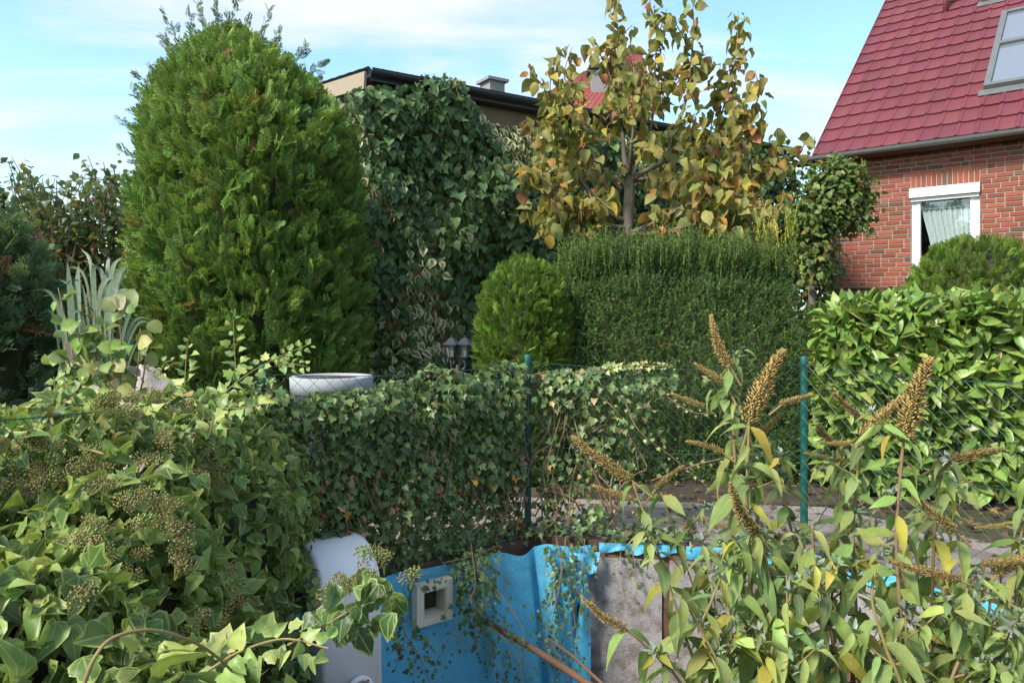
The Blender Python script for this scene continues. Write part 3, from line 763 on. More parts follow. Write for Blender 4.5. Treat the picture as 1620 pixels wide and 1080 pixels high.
mesh_obj('sill', *box(wl_((t0 + t1) / 2, wz0 - 0.02, 0.03), (t1 - t0 + 0.1, 0.16, 0.038), axW), 'white_paint', win)
mesh_obj('pane', *box(wl_((t0 + t1) / 2, (wz0 + wz1) / 2, -0.10), (t1 - t0 - 0.28, 0.006, wz1 - wz0 - 0.2), axW), 'clear_pane', win)
mesh_obj('room', *merge(box(wl_((t0 + t1) / 2, (wz0 + wz1) / 2, -0.95), (t1 - t0 + 1.0, 0.02, wz1 - wz0 + 0.6), axW), box(wl_((t0 + t1) / 2, wz0 - 0.3, -0.62), (t1 - t0 + 1.0, 0.6, 0.02), axW)), 'room_dark', house)
cur = []; ct, cb = wz1 - 0.2, wz0 + 0.25; nn = 30
for i in range(nn):
    f = i / (nn - 1); ta = t0 + 0.10 + (t1 - t0 - 0.2) * f; tb = t0 + 0.36 + (t1 - t0 - 0.46) * f
    pts = []
    for q in np.linspace(0, 1, 9):
        tt = ta + (tb - ta) * q ** 0.9; pts.append(wl_(tt, ct + (cb - ct) * q, -0.16 + 0.012 * math.sin(i * 2.1) - 0.006 * (i % 2)))
    w_ = 0.013
    V = []; 
    for p in pts: V += [p - T3 * w_, p + T3 * w_]
    cur.append((np.array(V), [(2 * j, 2 * j + 1, 2 * j + 3, 2 * j + 2) for j in range(8)]))
mesh_obj('net_curtain', *merge(*cur), 'curtain', win)
mesh_obj('curtain_band', *box(wl_((t0 + t1) / 2, ct - 0.16, -0.138), (t1 - t0 - 0.24, 0.004, 0.022), axW), 'curtain', win)
# roof
RA = R(41); RS = np.array((*(-WN * math.cos(RA)), math.sin(RA))); RNm = np.cross(T3, RS)
OUT = 0.38
def roof_base(t): return np.array((*(WC + WN * OUT + WT * t), EZ - 0.02))
RB = roof_base(0)
def roof_ts(px, py):
    h = hit(px, py, RB, RNm); return float((h - RB) @ T3), float((h - RB) @ RS)
tl = roof_ts(1286, 250)[0]
def rp(t, s, up=0.0): return RB + T3 * t + RS * s + RNm * up
roof = mesh_obj('roof', *box(rp(tl + 4.0, 5.0, -0.09), (8.0, 10.0, 0.12), np.array([T3, RS, RNm])), 'brown_wood', house)
TWD, TLN = 0.285, 0.46
def tile_mesh(name):
    xs = np.array((0, .03, .055, .08, .14, .2, .25, .285)); hs_ = np.array((0.0, 0.02, 0.02, 0.004, 0.0, 0.001, 0.006, 0.0)) + 0.0
    V = []
    for s, l in ((0.0, 0.040), (TLN * 1.06, 0.004)):
        for x, h in zip(xs, hs_): V.append(T3 * x + RS * s + RNm * (l + h))
    for x, h in zip(xs, hs_): V.append(T3 * x + RS * 0.0 + RNm * (l * 0 + 0.001))
    n = len(xs); Fc = [(i, i + 1, n + i + 1, n + i) for i in range(n - 1)] + [(2 * n + i, 2 * n + i + 1, i + 1, i) for i in range(n - 1)]
    return np.array(V), Fc
tV, tF = tile_mesh('tile')
tme = bpy.data.meshes.new('roof_tile'); tme.from_pydata(tV.tolist(), [], [list(f) for f in tF]); a = tme.color_attributes.new('col', 'FLOAT_COLOR', 'POINT'); a.data.foreach_set('color', np.ones(len(tV) * 4, np.float32)); tme.materials.append(MATS['tile'])
sk_bl = roof_ts(1556, 148); sk_tl = roof_ts(1606, 22)
skt0 = sk_bl[0]; sks0, sks1 = sk_bl[1] + 0.06, sk_tl[1]; SKW = 1.15
s2b = roof_ts(1553, 8); sk2t0, sk2s0 = s2b[0], s2b[1]
tiles = []
for r_ in range(21):
    for c_ in range(26):
        t = tl + c_ * TWD; s = r_ * TLN
        if t > tl + 7.6: continue
        cen = rp(t + TWD / 2, s + TLN / 2); px = CX + cen[0] / cen[1] * F; py = HY - (cen[2] - CZ) / cen[1] * F
        if skt0 - TWD * .55 < t + 0.0 < skt0 + SKW and sks0 - 0.3 < s < sks1 - 0.05 and t > skt0 - .14: continue
        v = 1280 < px < 1650 and -30 < py < 270
        g = random.uniform(0.87, 1.1); tiles.append((0 if v else 1, cen[1], rp(t, s) + RNm * random.uniform(-0.002, 0.003), (g, g * random.uniform(.9, 1.1), g * random.uniform(.9, 1.1))))
tiles.sort(key=lambda q: (q[0], q[1])); rest, restC = [], []
for i, (v, _, p, c) in enumerate(tiles):
    if v == 0 and i < 300:
        o = bpy.data.objects.new('roof_tile', tme); o.parent = roof; o.location = tuple(p - origin_of(house)); o.color = (*c, 1); COL.objects.link(o)
    else: rest.append((tV + p, tF)); restC.append(np.tile(c, (len(tV), 1)))
o = mesh_obj('tiling', *merge(*rest), 'tile', roof, cols=np.vstack(restC)); o['kind'] = 'stuff'
mesh_obj('verge_board', *box(rp(tl - 0.012, 5.0, -0.04), (0.022, 10.0, 0.16), np.array([T3, RS, RNm])), 'tile', roof)
# gutter: half round, with a bead, on the eave
gc = RB + N3 * 0.05 + UP * -0.02
gp = [(-0.075, 0.0)] + [(-0.075 * math.cos(a), -0.075 * math.sin(a)) for a in np.linspace(0.15, math.pi - 0.15, 9)] + [(0.078, 0.006), (0.084, 0.012), (0.078, 0.016)]
V = []; tg = [tl - 0.12, 8.0]
for t in tg:
    for x, z in gp: V.append(gc + T3 * t + N3 * x + UP * z)
n = len(gp); mesh_obj('gutter', V, [(i, i + 1, n + i + 1, n + i) for i in range(n - 1)], 'zinc', house)
for t in np.arange(tl + 0.3, 7.5, 0.75):
    V = []
    for tt in (t, t + 0.025):
        for x, z in gp: V.append(gc + T3 * tt + N3 * x * 1.04 + UP * (z - 0.003) * 1.04)
    mesh_obj('gutter_bracket', V, [(i, i + 1, n + i + 1, n + i) for i in range(n - 1)], 'zinc', house)
mesh_obj('soffit', *box(wl_(3.4, EZ - 0.10, OUT / 2), (8.0, OUT - 0.02, 0.03), axW), 'brown_wood', house)
dp = wl_(-0.04, 0, 0.06)
mesh_obj('downpipe', *merge(tube([dp + UP * 0.0, dp + UP * (EZ - 0.5)], 0.045, sides=12), tube(catmull([dp + UP * (EZ - 0.5), dp + UP * (EZ - 0.35) + N3 * 0.05, dp + UP * (EZ - 0.16) + N3 * 0.36], 5), 0.045, sides=12)), 'zinc_blue', house, True)
# roof windows
def skylight(tt0, ss0, w, h, bar):
    axR = np.array([T3, RS, RNm]); fr = 0.10
    m = [box(rp(tt0 + fr / 2, ss0 + h / 2, 0.06), (fr, h, 0.12), axR), box(rp(tt0 + w - fr / 2, ss0 + h / 2, 0.06), (fr, h, 0.12), axR),
         box(rp(tt0 + w / 2, ss0 + fr / 2, 0.06), (w - 2 * fr - .002, fr, 0.118), axR), box(rp(tt0 + w / 2, ss0 + h - fr / 2, 0.06), (w - 2 * fr - .002, fr, 0.118), axR)]
    o = mesh_obj('roof_window', *merge(*m), 'zinc', roof)
    if bar: mesh_obj('crossbar', *box(rp(tt0 + w / 2, ss0 + h * 0.53, 0.07), (w - 2 * fr - 0.004, 0.12, 0.12), axR), 'zinc', o)
    mesh_obj('pane', *box(rp(tt0 + w / 2, ss0 + h / 2, 0.07), (w - 2 * fr, h - 2 * fr, 0.01), axR), 'glass', o)
    mesh_obj('flashing', *box(rp(tt0 + w / 2, ss0 - 0.11, 0.038), (w + 0.14, 0.2, 0.012), axR), 'zinc', o)
    return o
skylight(skt0, sks0, SKW, sks1 - sks0, True)
skylight(sk2t0, sk2s0 + 0.05, 1.2, 1.6, False)
vt = roof_ts(1496, 20); vb = rp(*vt)
mesh_obj('vent_pipe', *tube([vb - UP * 0.1, vb + UP * 0.75], 0.055, sides=10), 'tile', roof, True)
# bench by the wall
by = 0.35; bt0, bt1 = tz(1322, 458)[0], tz(1412, 456)[0]; bz = tz(1370, 457)[1]
bench = thing('garden_bench', 'dark wooden bench with its seat board against the brick wall', 'bench', wl_((bt0 + bt1) / 2, 0, by))
mesh_obj('seat', *bevel_box(wl_((bt0 + bt1) / 2, bz, by), (0.05, 0.32, bt1 - bt0 + 0.1), np.array([UP, N3, T3]), 0.01), 'brown_wood', bench)
for t in (bt0 + 0.18, bt1 - 0.12):
    V, Fq = box(wl_(t, (bz - 0.025) / 2, by), (0.16, 0.22, bz - 0.026), axW)
    V[4:, :2] = V[4:, :2] + (V[4:, :2] - wl_(t, 0, by)[:2]) * 0.5
    mesh_obj('leg', V, Fq, 'brown_wood', bench)

# ================================================================== IVY-CLAD OUTBUILDING, CENTRE
BT = norm(np.array((0.843, 0.537))); BN = norm(np.array((0.537, -0.843)))
BA = np.array((-1.68, 9.0)); BZ = 4.02; BL = 7.4; BD = 3.6
def bp(t, z, out=0.0): return np.array((*(BA + BT * t + BN * out), z))
axB = np.array([np.array((*BT, 0)), np.array((*BN, 0)), UP])
shed = thing('outbuilding', 'ivy-covered outbuilding with low dark roof behind the thuja', 'building', (*BA, 0))
mesh_obj('wall', *box(bp(BL / 2, BZ / 2, -BD / 2), (BL, BD, BZ), axB), 'render_wall', shed)
RB2 = R(9); S2 = np.array((*(-BN * math.cos(RB2)), math.sin(RB2))); N2 = norm(np.cross(np.array((*BT, 0)), S2))
def shed_roof(u, v):
    t = -0.14 + (BL + 0.3) * u; s = -0.20 + (BD + 0.4) * v
    w = max(0, math.sin(t / 0.19 * 2 * math.pi)) * 0.035 + (0.012 * (1 - (v * 12 % 1)))
    return bp(t, BZ + 0.10, 0) + S2 * s + N2 * w
mesh_obj('roof', *grid(shed_roof, np.linspace(0, 1, 440), np.linspace(0, 1, 25)), 'slate', shed, True)
gpt = [(-0.06, 0.02)] + [(-0.06 * math.cos(a), -0.065 * math.sin(a)) for a in np.linspace(0, math.pi, 9)] + [(0.066, 0.01)]
V = []
for t in (-0.14, BL + 0.2):
    for x, z in gpt: V.append(bp(t, BZ + 0.055 + z, 0.27 + x))
n = len(gpt); mesh_obj('gutter', V, [(i, i + 1, n + i + 1, n + i) for i in range(n - 1)], 'dark_metal', shed)
mesh_obj('fascia', *box(bp(BL / 2, BZ, 0.10), (BL + 0.2, 0.18, 0.09), axB), 'dark_metal', shed)
vb_ = bp(-0.10, BZ - 0.02, 0.2) 
mesh_obj('verge_board', *box(bp(-0.165, BZ - 0.02, 0) + S2 * (BD / 2 - 0.05), (0.03, BD + 0.25, 0.20), np.array([np.array((*BT, 0)), S2, N2])), 'tan_board', shed)
chm = at(779, 146, 13.2)
ch = mesh_obj('chimney', *box(chm + UP * -0.35, (0.30, 0.34, 1.0), axB), 'chimney_block', shed)
mesh_obj('chimney_cap', *merge(box(chm + UP * 0.178, (0.42, 0.44, 0.05), axB), box(chm + UP * 0.225, (0.12, 0.12, 0.043), axB)), 'chimney_block', ch)
# farther house with orange-red roof
FH0 = at(930, 160, 24.0)
far = thing('far_house', 'distant house with orange-red tiled roof behind the outbuilding', 'house', (FH0[0], FH0[1], 0))
ex, ez = 3.1, at(900, 165, 24)[2] - 0.3
mesh_obj('wall', *box((FH0[0] - 0.1, 26.5, ez / 2), (3.6, 5.0, ez), None), 'plaster', far)
rid = at(1010, 88, 26.5); L0, R0_ = FH0[0] - 2.4, FH0[0] + 2.2
def far_roof(u, v):
    x = L0 + (R0_ - L0) * u + 3.6 * v * (1 - u) ; y = 23.7 + 2.8 * v
    return np.array((x, y, ez + (rid[2] - ez) * v + 0.03 * abs(math.sin(u * 75)) + 0.03 * (1 - v * 14 % 1)))
fr_ = mesh_obj('roof', *merge(grid(far_roof, np.linspace(0, 1, 300), np.linspace(0, 1, 43)), (np.array([(L0, 29.3, ez), (R0_, 29.3, ez), (R0_, 26.5, rid[2]), (L0 + 3.6, 26.5, rid[2])]), [(0, 1, 2, 3)])), 'far_tile', far)
dm = at(957, 128, 24.6)
dmr = mesh_obj('dormer', *box(dm + np.array((0, 0.8, -0.2)), (0.9, 1.8, 1.1)), 'chimney_block', fr_)
mesh_obj('dormer_roof', *box(dm + np.array((0, 0.75, 0.40)), (1.1, 2.0, 0.1)), 'slate', dmr)

# ================================================================== VEGETATION
def conifer(th, c, prof, count, smin, smax, pal, tmpls=SPRAY, mat='conifer', lump=0.16, lsc=2.2, seed=0.0, upw=0.55, core=0.70, core_n=28, rest='sprays', parts=0, squash=(1, 1), lean=None):
    """dense evergreen: flat sprays over a lumpy surface of revolution, twigs inside"""
    zz_ = np.array([p[0] for p in prof]); rr_ = np.array([p[1] for p in prof])
    zt = np.linspace(zz_[0], zz_[-1], 400); w = np.interp(zt, zz_, rr_) + 0.03; cdf = np.cumsum(w) / w.sum()
    z = np.interp(rng.random(count), cdf, zt); th_ = rng.random(count) * 2 * math.pi
    r = np.interp(z, zz_, rr_)
    od = np.c_[np.cos(th_), np.sin(th_), np.zeros(count)]
    P = np.c_[c[0] + r * od[:, 0] * squash[0], c[1] + r * od[:, 1] * squash[1], z]
    nzv = noise3(P, lsc, seed) + 0.6 * noise3(P, lsc * 2.3, seed + 7)
    dep = rng.random(count) ** 2.0 * 0.22
    k = 1 + lump * nzv - dep
    lx = lambda q: 0.0 if lean is None else np.interp(q, lean[0], lean[1])
    P[:, 0] = c[0] + lx(z) + r * k * od[:, 0] * squash[0]; P[:, 1] = c[1] + r * k * od[:, 1] * squash[1]
    slope = -np.interp(z, zt, np.gradient(w, zt)); nrm = norm(od + slope[:, None] * UP)
    D = norm(nrm * 0.75 + UP * upw + rvec(count, 0.42)); N = norm(nrm * 0.55 + rvec(count, 0.6) + UP * 0.2)
    S = rng.uniform(smin, smax, count)
    C = tints(count, pal)
    foliage(th, P - D * S[:, None] * 0.35, D, N, S, C, tmpls, mat, 'spray', rest, parts)
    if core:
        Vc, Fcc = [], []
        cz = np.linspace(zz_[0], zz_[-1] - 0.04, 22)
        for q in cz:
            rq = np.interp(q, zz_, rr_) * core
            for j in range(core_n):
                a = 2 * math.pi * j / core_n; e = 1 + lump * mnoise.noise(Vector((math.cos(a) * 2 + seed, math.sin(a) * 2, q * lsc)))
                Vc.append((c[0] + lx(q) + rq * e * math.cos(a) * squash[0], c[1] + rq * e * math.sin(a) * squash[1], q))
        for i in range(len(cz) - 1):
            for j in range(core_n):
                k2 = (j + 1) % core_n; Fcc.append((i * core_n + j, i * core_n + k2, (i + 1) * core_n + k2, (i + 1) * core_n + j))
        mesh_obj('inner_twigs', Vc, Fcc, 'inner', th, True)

# ---- the big thuja
TY = 7.0; tcx = at(406, 500, TY)[0]
def tz_(py, Y): return CZ - (py - HY) / F * Y
thuja = thing('thuja_tree', 'tall dense bright green thuja with ragged spiky top, left of centre', 'tree', (tcx, TY, 0))
prof = [(0.05, 0.82), (0.4, 0.94), (1.0, 1.0), (1.6, 1.01), (2.2, 0.99), (2.8, 0.94), (3.2, 0.80), (3.48, 0.57), (3.70, 0.30), (3.82, 0.12), (3.88, 0.03)]
conifer(thuja, (tcx, TY), prof, 11500, 0.11, 0.23, [(5, (0.105, 0.180, 0.040)), (3, (0.14, 0.22, 0.046)), (2, (0.080, 0.145, 0.038)), (0.5, (0.18, 0.235, 0.05)), (0.08, (0.18, 0.08, 0.035))], seed=3.0, lump=0.12, lsc=2.0, upw=0.85, lean=([0, 2.3, 3.0, 3.6, 4.1], [0, -0.03, -0.09, -0.20, -0.30]))
mesh_obj('trunk', *tube([(tcx, TY, 0), (tcx, TY, 1.5), (tcx - 0.18, TY, 3.6)], 0.12, 0.02, 8), 'bark', thuja, True)
PX = []; PD = []
for (bx, by_, tx_, ty_) in ((300, 85, 262, 25), (335, 70, 312, 8), (345, 65, 343, -5), (352, 60, 375, 5), (400, 80, 425, 22), (380, 75, 390, 40), (320, 75, 300, 30), (290, 95, 262, 62), (250, 130, 215, 118), (470, 120, 512, 100), (455, 100, 480, 80), (425, 85, 440, 55), (230, 150, 210, 140), (480, 130, 505, 125), (360, 75, 360, 30), (228, 205, 196, 196), (222, 245, 193, 238)):
    b_, t_ = at(bx, by_ + 15, TY), at(tx_, ty_, TY - random.uniform(-.3, .3))
    mesh_obj('leader', *tube([b_ - (t_ - b_) * 0.5, b_, t_ - (t_ - b_) * 0.25], 0.004, 0.001, 5), 'twig', thuja)
    L = np.linalg.norm(t_ - b_)
    for q in np.linspace(0.0, 1, max(5, int(L / 0.04))):
        for s in (0, 1):
            PX.append(b_ + (t_ - b_) * q); PD.append(norm(norm(t_ - b_) * (0.9 + q) + rvec(1, 0.55)[0]))
PX, PD = np.array(PX), np.array(PD)
foliage(thuja, PX, PD, rvec(len(PX)), rng.uniform(0.06, 0.13, len(PX)), tints(len(PX), [(1, (0.075, 0.13, 0.03)), (1, (0.11, 0.14, 0.05))]), SPRAY, 'conifer', 'spray', 'top_sprays')

# ---- dark conifer at the left edge
dk = thing('dark_conifer', 'dark blue-green conifer cut by the left edge of the picture', 'tree', (-4.15, 5.6, 0))
conifer(dk, (-4.15, 5.6), [(0.1, 0.5), (0.6, 0.62), (1.2, 0.66), (1.6, 0.55), (1.9, 0.36), (2.1, 0.1)], 1500, 0.14, 0.28, [(3, (0.075, 0.125, 0.065)), (1, (0.10, 0.155, 0.07)), (0.15, (0.14, 0.08, 0.04))], seed=9.0)
mesh_obj('trunk', *tube([(-4.15, 5.6, 0), (-4.15, 5.6, 1.9)], 0.09, 0.02, 8), 'bark', dk, True)

# ---- leafy tree against the sky, far left
lb = thing('orchard_tree', 'loose leafy tree with upright shoots against the sky, far left', 'tree', (-5.0, 8.8, 0))
mesh_obj('trunk', *tube(catmull([(-5.0, 8.8, 0), (-5.0, 8.8, 0.9), (-4.9, 8.8, 1.5)], 4), 0.08, 0.05, 8), 'bark', lb, True)
T_, D_, N_, S_, C_ = [], [], [], [], []
lim = []
for i in range(120):
    px = random.uniform(-90, 225); top = 235 + 45 * abs(math.sin(px * 0.021)) + random.uniform(-8, 90) + (40 if px < 10 else 0)
    Y = random.uniform(7.9, 9.6); b_ = np.array((random.uniform(-5.6, -4.4), 8.8 + random.uniform(-.4, .4), random.uniform(0.7, 1.5))); t_ = at(px, top, Y)
    m_ = b_ * 0.35 + t_ * 0.65 + np.array((random.uniform(-.2, .2), 0, -0.15)); P = catmull([b_, m_, t_], 9)
    lim.append(tube(P, 0.016, 0.004, 5))
    L = np.linalg.norm(np.diff(P, axis=0), axis=1).sum(); ns = int(L / 0.034)
    for q in np.linspace(0.12, 1, ns):
        p = P[min(len(P) - 1, int(q * (len(P) - 1)))] + rvec(1, 0.05 if q > .6 else 0.14)[0]
        T_.append(p); D_.append(norm(rvec(1, 0.7)[0] + np.array((0, 0, -0.1)))); N_.append(norm(UP + rvec(1, 0.4)[0])); S_.append(random.uniform(0.065, 0.115))
        low = p[2] < 2.1
        C_.append(tints(1, [(3, (0.06, 0.09, 0.04)), (2, (0.08, 0.11, 0.05)), (1.6 if low else 0.25, (0.20, 0.11, 0.03))])[0])
for j, l_ in enumerate(lim[:24]): mesh_obj('branch', *l_, 'bark', lb)
o = mesh_obj('small_branches', *merge(*lim[24:]), 'bark', lb); o['kind'] = 'stuff'
foliage(lb, np.array(T_), np.array(D_), np.array(N_), np.array(S_), np.array(C_), BROAD, 'simple', parts=300, cell=9)

# ---- reed clump
rd = thing('reed_clump', 'clump of long arching grey-green reed blades left of the thuja', 'grass', at(150, 560, 5.4) * (1, 1, 0))
for (bx, by_, mx_, my_, tx_, ty_, w, dy) in [
    (118, 560, 112, 480, 106, 410, 0.045, 0), (125, 560, 122, 480, 124, 415, 0.05, 0), (150, 560, 135, 440, 85, 425, 0.02, .2), (160, 560, 165, 450, 140, 412, 0.035, .1),
    (160, 560, 175, 440, 195, 403, 0.03, 0), (165, 560, 178, 460, 205, 412, 0.035, -.1), (160, 560, 160, 455, 212, 445, 0.028, 0), (158, 560, 150, 470, 210, 452, 0.028, .2),
    (110, 550, 85, 470, 28, 463, 0.022, 0), (112, 550, 95, 480, 62, 468, 0.022, -.1), (140, 560, 120, 470, 92, 440, 0.025, .1), (150, 560, 130, 455, 90, 452, 0.02, 0),
    (150, 560, 145, 430, 128, 392, 0.025, .1), (170, 560, 200, 480, 240, 480, 0.02, .1), (175, 570, 210, 510, 256, 512, 0.016, 0), (175, 575, 215, 515, 257, 522, 0.016, 0), (172, 570, 205, 495, 238, 488, 0.02, -.2),
    (140, 560, 130, 500, 108, 500, 0.025, -.2), (165, 560, 150, 500, 120, 478, 0.022, -.1), (160, 560, 170, 430, 172, 408, 0.03, .2), (185, 580, 215, 545, 250, 535, 0.012, 0), (185, 585, 210, 540, 262, 552, 0.012, .1),
    (155, 560, 148, 440, 150, 418, 0.03, -.1), (168, 560, 185, 470, 222, 462, 0.022, 0), (100, 560, 85, 500, 60, 500, 0.02, .1), (160, 560, 190, 440, 214, 430, 0.025, .3)]:
    Yb = 5.4; P = catmull([at(bx, by_ + 60, Yb), at(mx_, my_, Yb + dy), at(tx_, ty_, Yb + 2 * dy)], 8); n = len(P); V = []
    wd = 1.5 * w * np.sin(np.linspace(0.6, math.pi, n)) ** 0.8; sd_ = norm(np.cross(norm(P[-1] - P[0]), (0.3, 1, 0.2)))
    for i in range(n): V += [P[i] - sd_ * wd[i] * .5, P[i] + np.array((0, 0.004, -wd[i] * .12)), P[i] + sd_ * wd[i] * .5]
    Fc = [q for i in range(n - 1) for q in ((3 * i, 3 * i + 1, 3 * i + 4, 3 * i + 3), (3 * i + 1, 3 * i + 2, 3 * i + 5, 3 * i + 4))]
    g = random.uniform(.75, 1.2); mesh_obj('blade', V, Fc, 'blade', rd, True, cols=np.tile(np.array((0.16, 0.22, 0.15)) * g, (len(V), 1)))

# ---- stone and leaning plank
stv = []
def stone_pt(u, v):
    a, b = u * 2 * math.pi, (v - 0.5) * math.pi; p = np.array((math.cos(a) * math.cos(b) * 0.19, math.sin(a) * math.cos(b) * 0.16, math.sin(b) * 0.40))
    return at(238, 592, 4.6) * (1, 1, 0) + np.array((0, 0, 0.48)) + p * (1 + 0.25 * mnoise.noise(Vector(p * 6)))
st = mesh_obj('boulder', *grid(stone_pt, np.linspace(0, 1, 25), np.linspace(0.02, 0.98, 15)), 'stone', None, True)
setp(st, 'pale pinkish boulder with dark cracks at the foot of the thuja', 'boulder')
pk = mesh_obj('leaning_plank', *bevel_box((at(78, 640, 4.6) + at(95, 565, 4.7)) / 2 + np.array((0, 0, -0.25)), (0.03, 0.09, 1.0), np.array([norm(np.array((0.2, -1, 0.1))), norm(np.array((1, 0.2, -0.2))), norm(np.array((0.2, 0.08, 1.0)))]), 0.005), 'bark_pale')
setp(pk, 'weathered grey plank leaning beside the dark conifer', 'plank')

# ---- young round-leaved climber
kw = thing('round_leaved_plant', 'young pale green plant with round leaves standing in front of the reeds', 'plant', at(185, 640, 3.9) * (1, 1, 0))
T_, D_, N_, S_, C_ = [], [], [], [], []
for (bx, tx_, ty_, n_) in ((184, 187, 470, 7), (125, 92, 455, 9), (140, 150, 490, 16), (150, 120, 520, 16), (200, 222, 520, 10), (120, 105, 560, 14), (170, 165, 510, 14), (110, 118, 590, 14), (140, 135, 540, 16), (160, 185, 560, 12), (205, 232, 555, 8), (175, 150, 600, 12)):
    b_ = at(bx, 680, 3.9); t_ = at(tx_, ty_, 3.9 + random.uniform(-.1, .25)); P = catmull([b_, b_ * .5 + t_ * .5 + np.array((0.02, 0, 0.03)), t_], 8)
    mesh_obj('stem', *tube(P, 0.006, 0.003, 5), 'twig', kw)
    for q in np.linspace(0.35, 1, n_):
        p = P[int(q * (len(P) - 1))] + rvec(1, 0.035)[0]; T_.append(p); D_.append(norm(rvec(1, .7)[0] + np.array((0, -0.2, 0.1)))); N_.append(norm(np.array((0, -0.6, 0.7)) + rvec(1, .4)[0])); S_.append(random.uniform(0.05, 0.10))
        C_.append(tints(1, [(3, (0.14, 0.20, 0.05)), (2, (0.09, 0.14, 0.045)), (1, (0.26, 0.27, 0.09)), (.4, (0.30, 0.28, 0.2))])[0])
T_.append(at(195, 492, 3.85)); D_.append(np.array((0.35, 0, 1.0))); N_.append(np.array((0.1, -1, 0.2))); S_.append(0.125); C_.append(np.array((0.22, 0.27, 0.10)))
T_.append(at(180, 495, 3.85)); D_.append(np.array((-0.5, 0, 0.8))); N_.append(np.array((0.5, -1, 0.2))); S_.append(0.10); C_.append(np.array((0.20, 0.24, 0.09)))
foliage(kw, np.array(T_), np.array(D_), np.array(N_), np.array(S_), np.array(C_), ROUND, 'simple', parts=300, cell=3)

# ---- ivy on the outbuilding
fi = thing('wall_ivy', 'dark broad-leaved ivy with cream-edged patches covering the outbuilding wall', 'ivy', (*bp(2.0, 0, 0.3)[:2], 0))
n = 12500
t = -0.35 + 7.7 * rng.random(n) ** 1.15; z = BZ * 1.0 * (1 - rng.random(n) ** 1.1) 
topz = BZ - 0.06 + 0.10 * np.sin(t * 3.1) - 0.20 * np.exp(-((t - 2.0) / 0.7) ** 2) + 0.22 * np.exp(-((t - 0.9) / 0.35) ** 2)
z = z * topz / BZ
nzv = np.array([mnoise.noise(Vector((a * 1.1, b * 1.1, 3.0))) + 0.5 * mnoise.noise(Vector((a * 2.7, b * 2.7, 9.0))) for a, b in zip(t, z)])
bulge = 0.38 + 0.28 * nzv + 0.18 * np.sin(np.clip((topz - z), 0, 1.5) * 1.6)
bulge = bulge * np.clip((topz - z) / 0.25 + 0.45, 0, 1)
P = np.array([bp(a, b, c) for a, b, c in zip(t, z, np.maximum(0.06, bulge - rng.random(n) ** 2 * 0.25))])
B3 = np.array((*BN, 0)); D = norm(np.tile(np.array((0, 0, -1.0)), (n, 1)) + B3 * 0.35 + rvec(n, 0.38)); N = norm(B3 * 0.9 + UP * 0.45 + rvec(n, 0.42))
S = rng.uniform(0.085, 0.155, n)
vmask = np.array([mnoise.noise(Vector((a * 0.9 + 4, b * 0.8, 1.7))) for a, b in zip(t, z)]) + 0.55 * np.exp(-((t - 1.75) / 0.65) ** 2) * (z > 1.7) + 0.30 * np.exp(-((t - 0.55) / 0.5) ** 2 - ((z - 2.0) / 0.6) ** 2) + rng.normal(0, 0.26, n)
vm = vmask > 0.45
C = tints(n, [(3, (0.034, 0.070, 0.024)), (2, (0.048, 0.090, 0.030)), (1, (0.065, 0.11, 0.036))])
foliage(fi, P[~vm], D[~vm], N[~vm], S[~vm], C[~vm], BROAD + IVY[:2], 'ivy_broad', parts=220, cell=11)
foliage(fi, P[vm], D[vm], N[vm], S[vm] * 0.95, tints(int(vm.sum()), [(2, (0.07, 0.10, 0.04)), (1, (0.11, 0.13, 0.05))]), BROAD[:3], 'ivy_variegated', rest='variegated_foliage', parts=80, cell=11)
n = 1500; dep_ = -2.2 * rng.random(n) ** 1.2; z = (BZ - 0.12) * (1 - rng.random(n) ** 1.2 * 0.8)
P = np.array([bp(-0.08 - 0.28 * q, b, a) for a, b, q in zip(dep_, z, rng.random(n))]); B4 = np.array((*-BT, 0))
foliage(fi, P, norm(np.array((0, 0, -1.0)) + B4 * 0.4 + rvec(n, .4)), norm(B4 + UP * .4 + rvec(n, .45)), rng.uniform(0.085, 0.15, n), tints(n, [(3, (0.034, 0.070, 0.024)), (2, (0.048, 0.090, 0.030)), (.4, (0.10, 0.12, 0.04))]), BROAD + IVY[:2], 'ivy_broad', rest='gable_foliage')
for i in range(9):
    tt = 0.1 + i * 0.75; P_ = catmull([bp(tt, 0, 0.1), bp(tt + random.uniform(-.3, .3), 1.4, 0.12), bp(tt + random.uniform(-.4, .4), 3.0, 0.1)], 6); mesh_obj('stem', *tube(P_, 0.03, 0.012, 6), 'bark', fi)

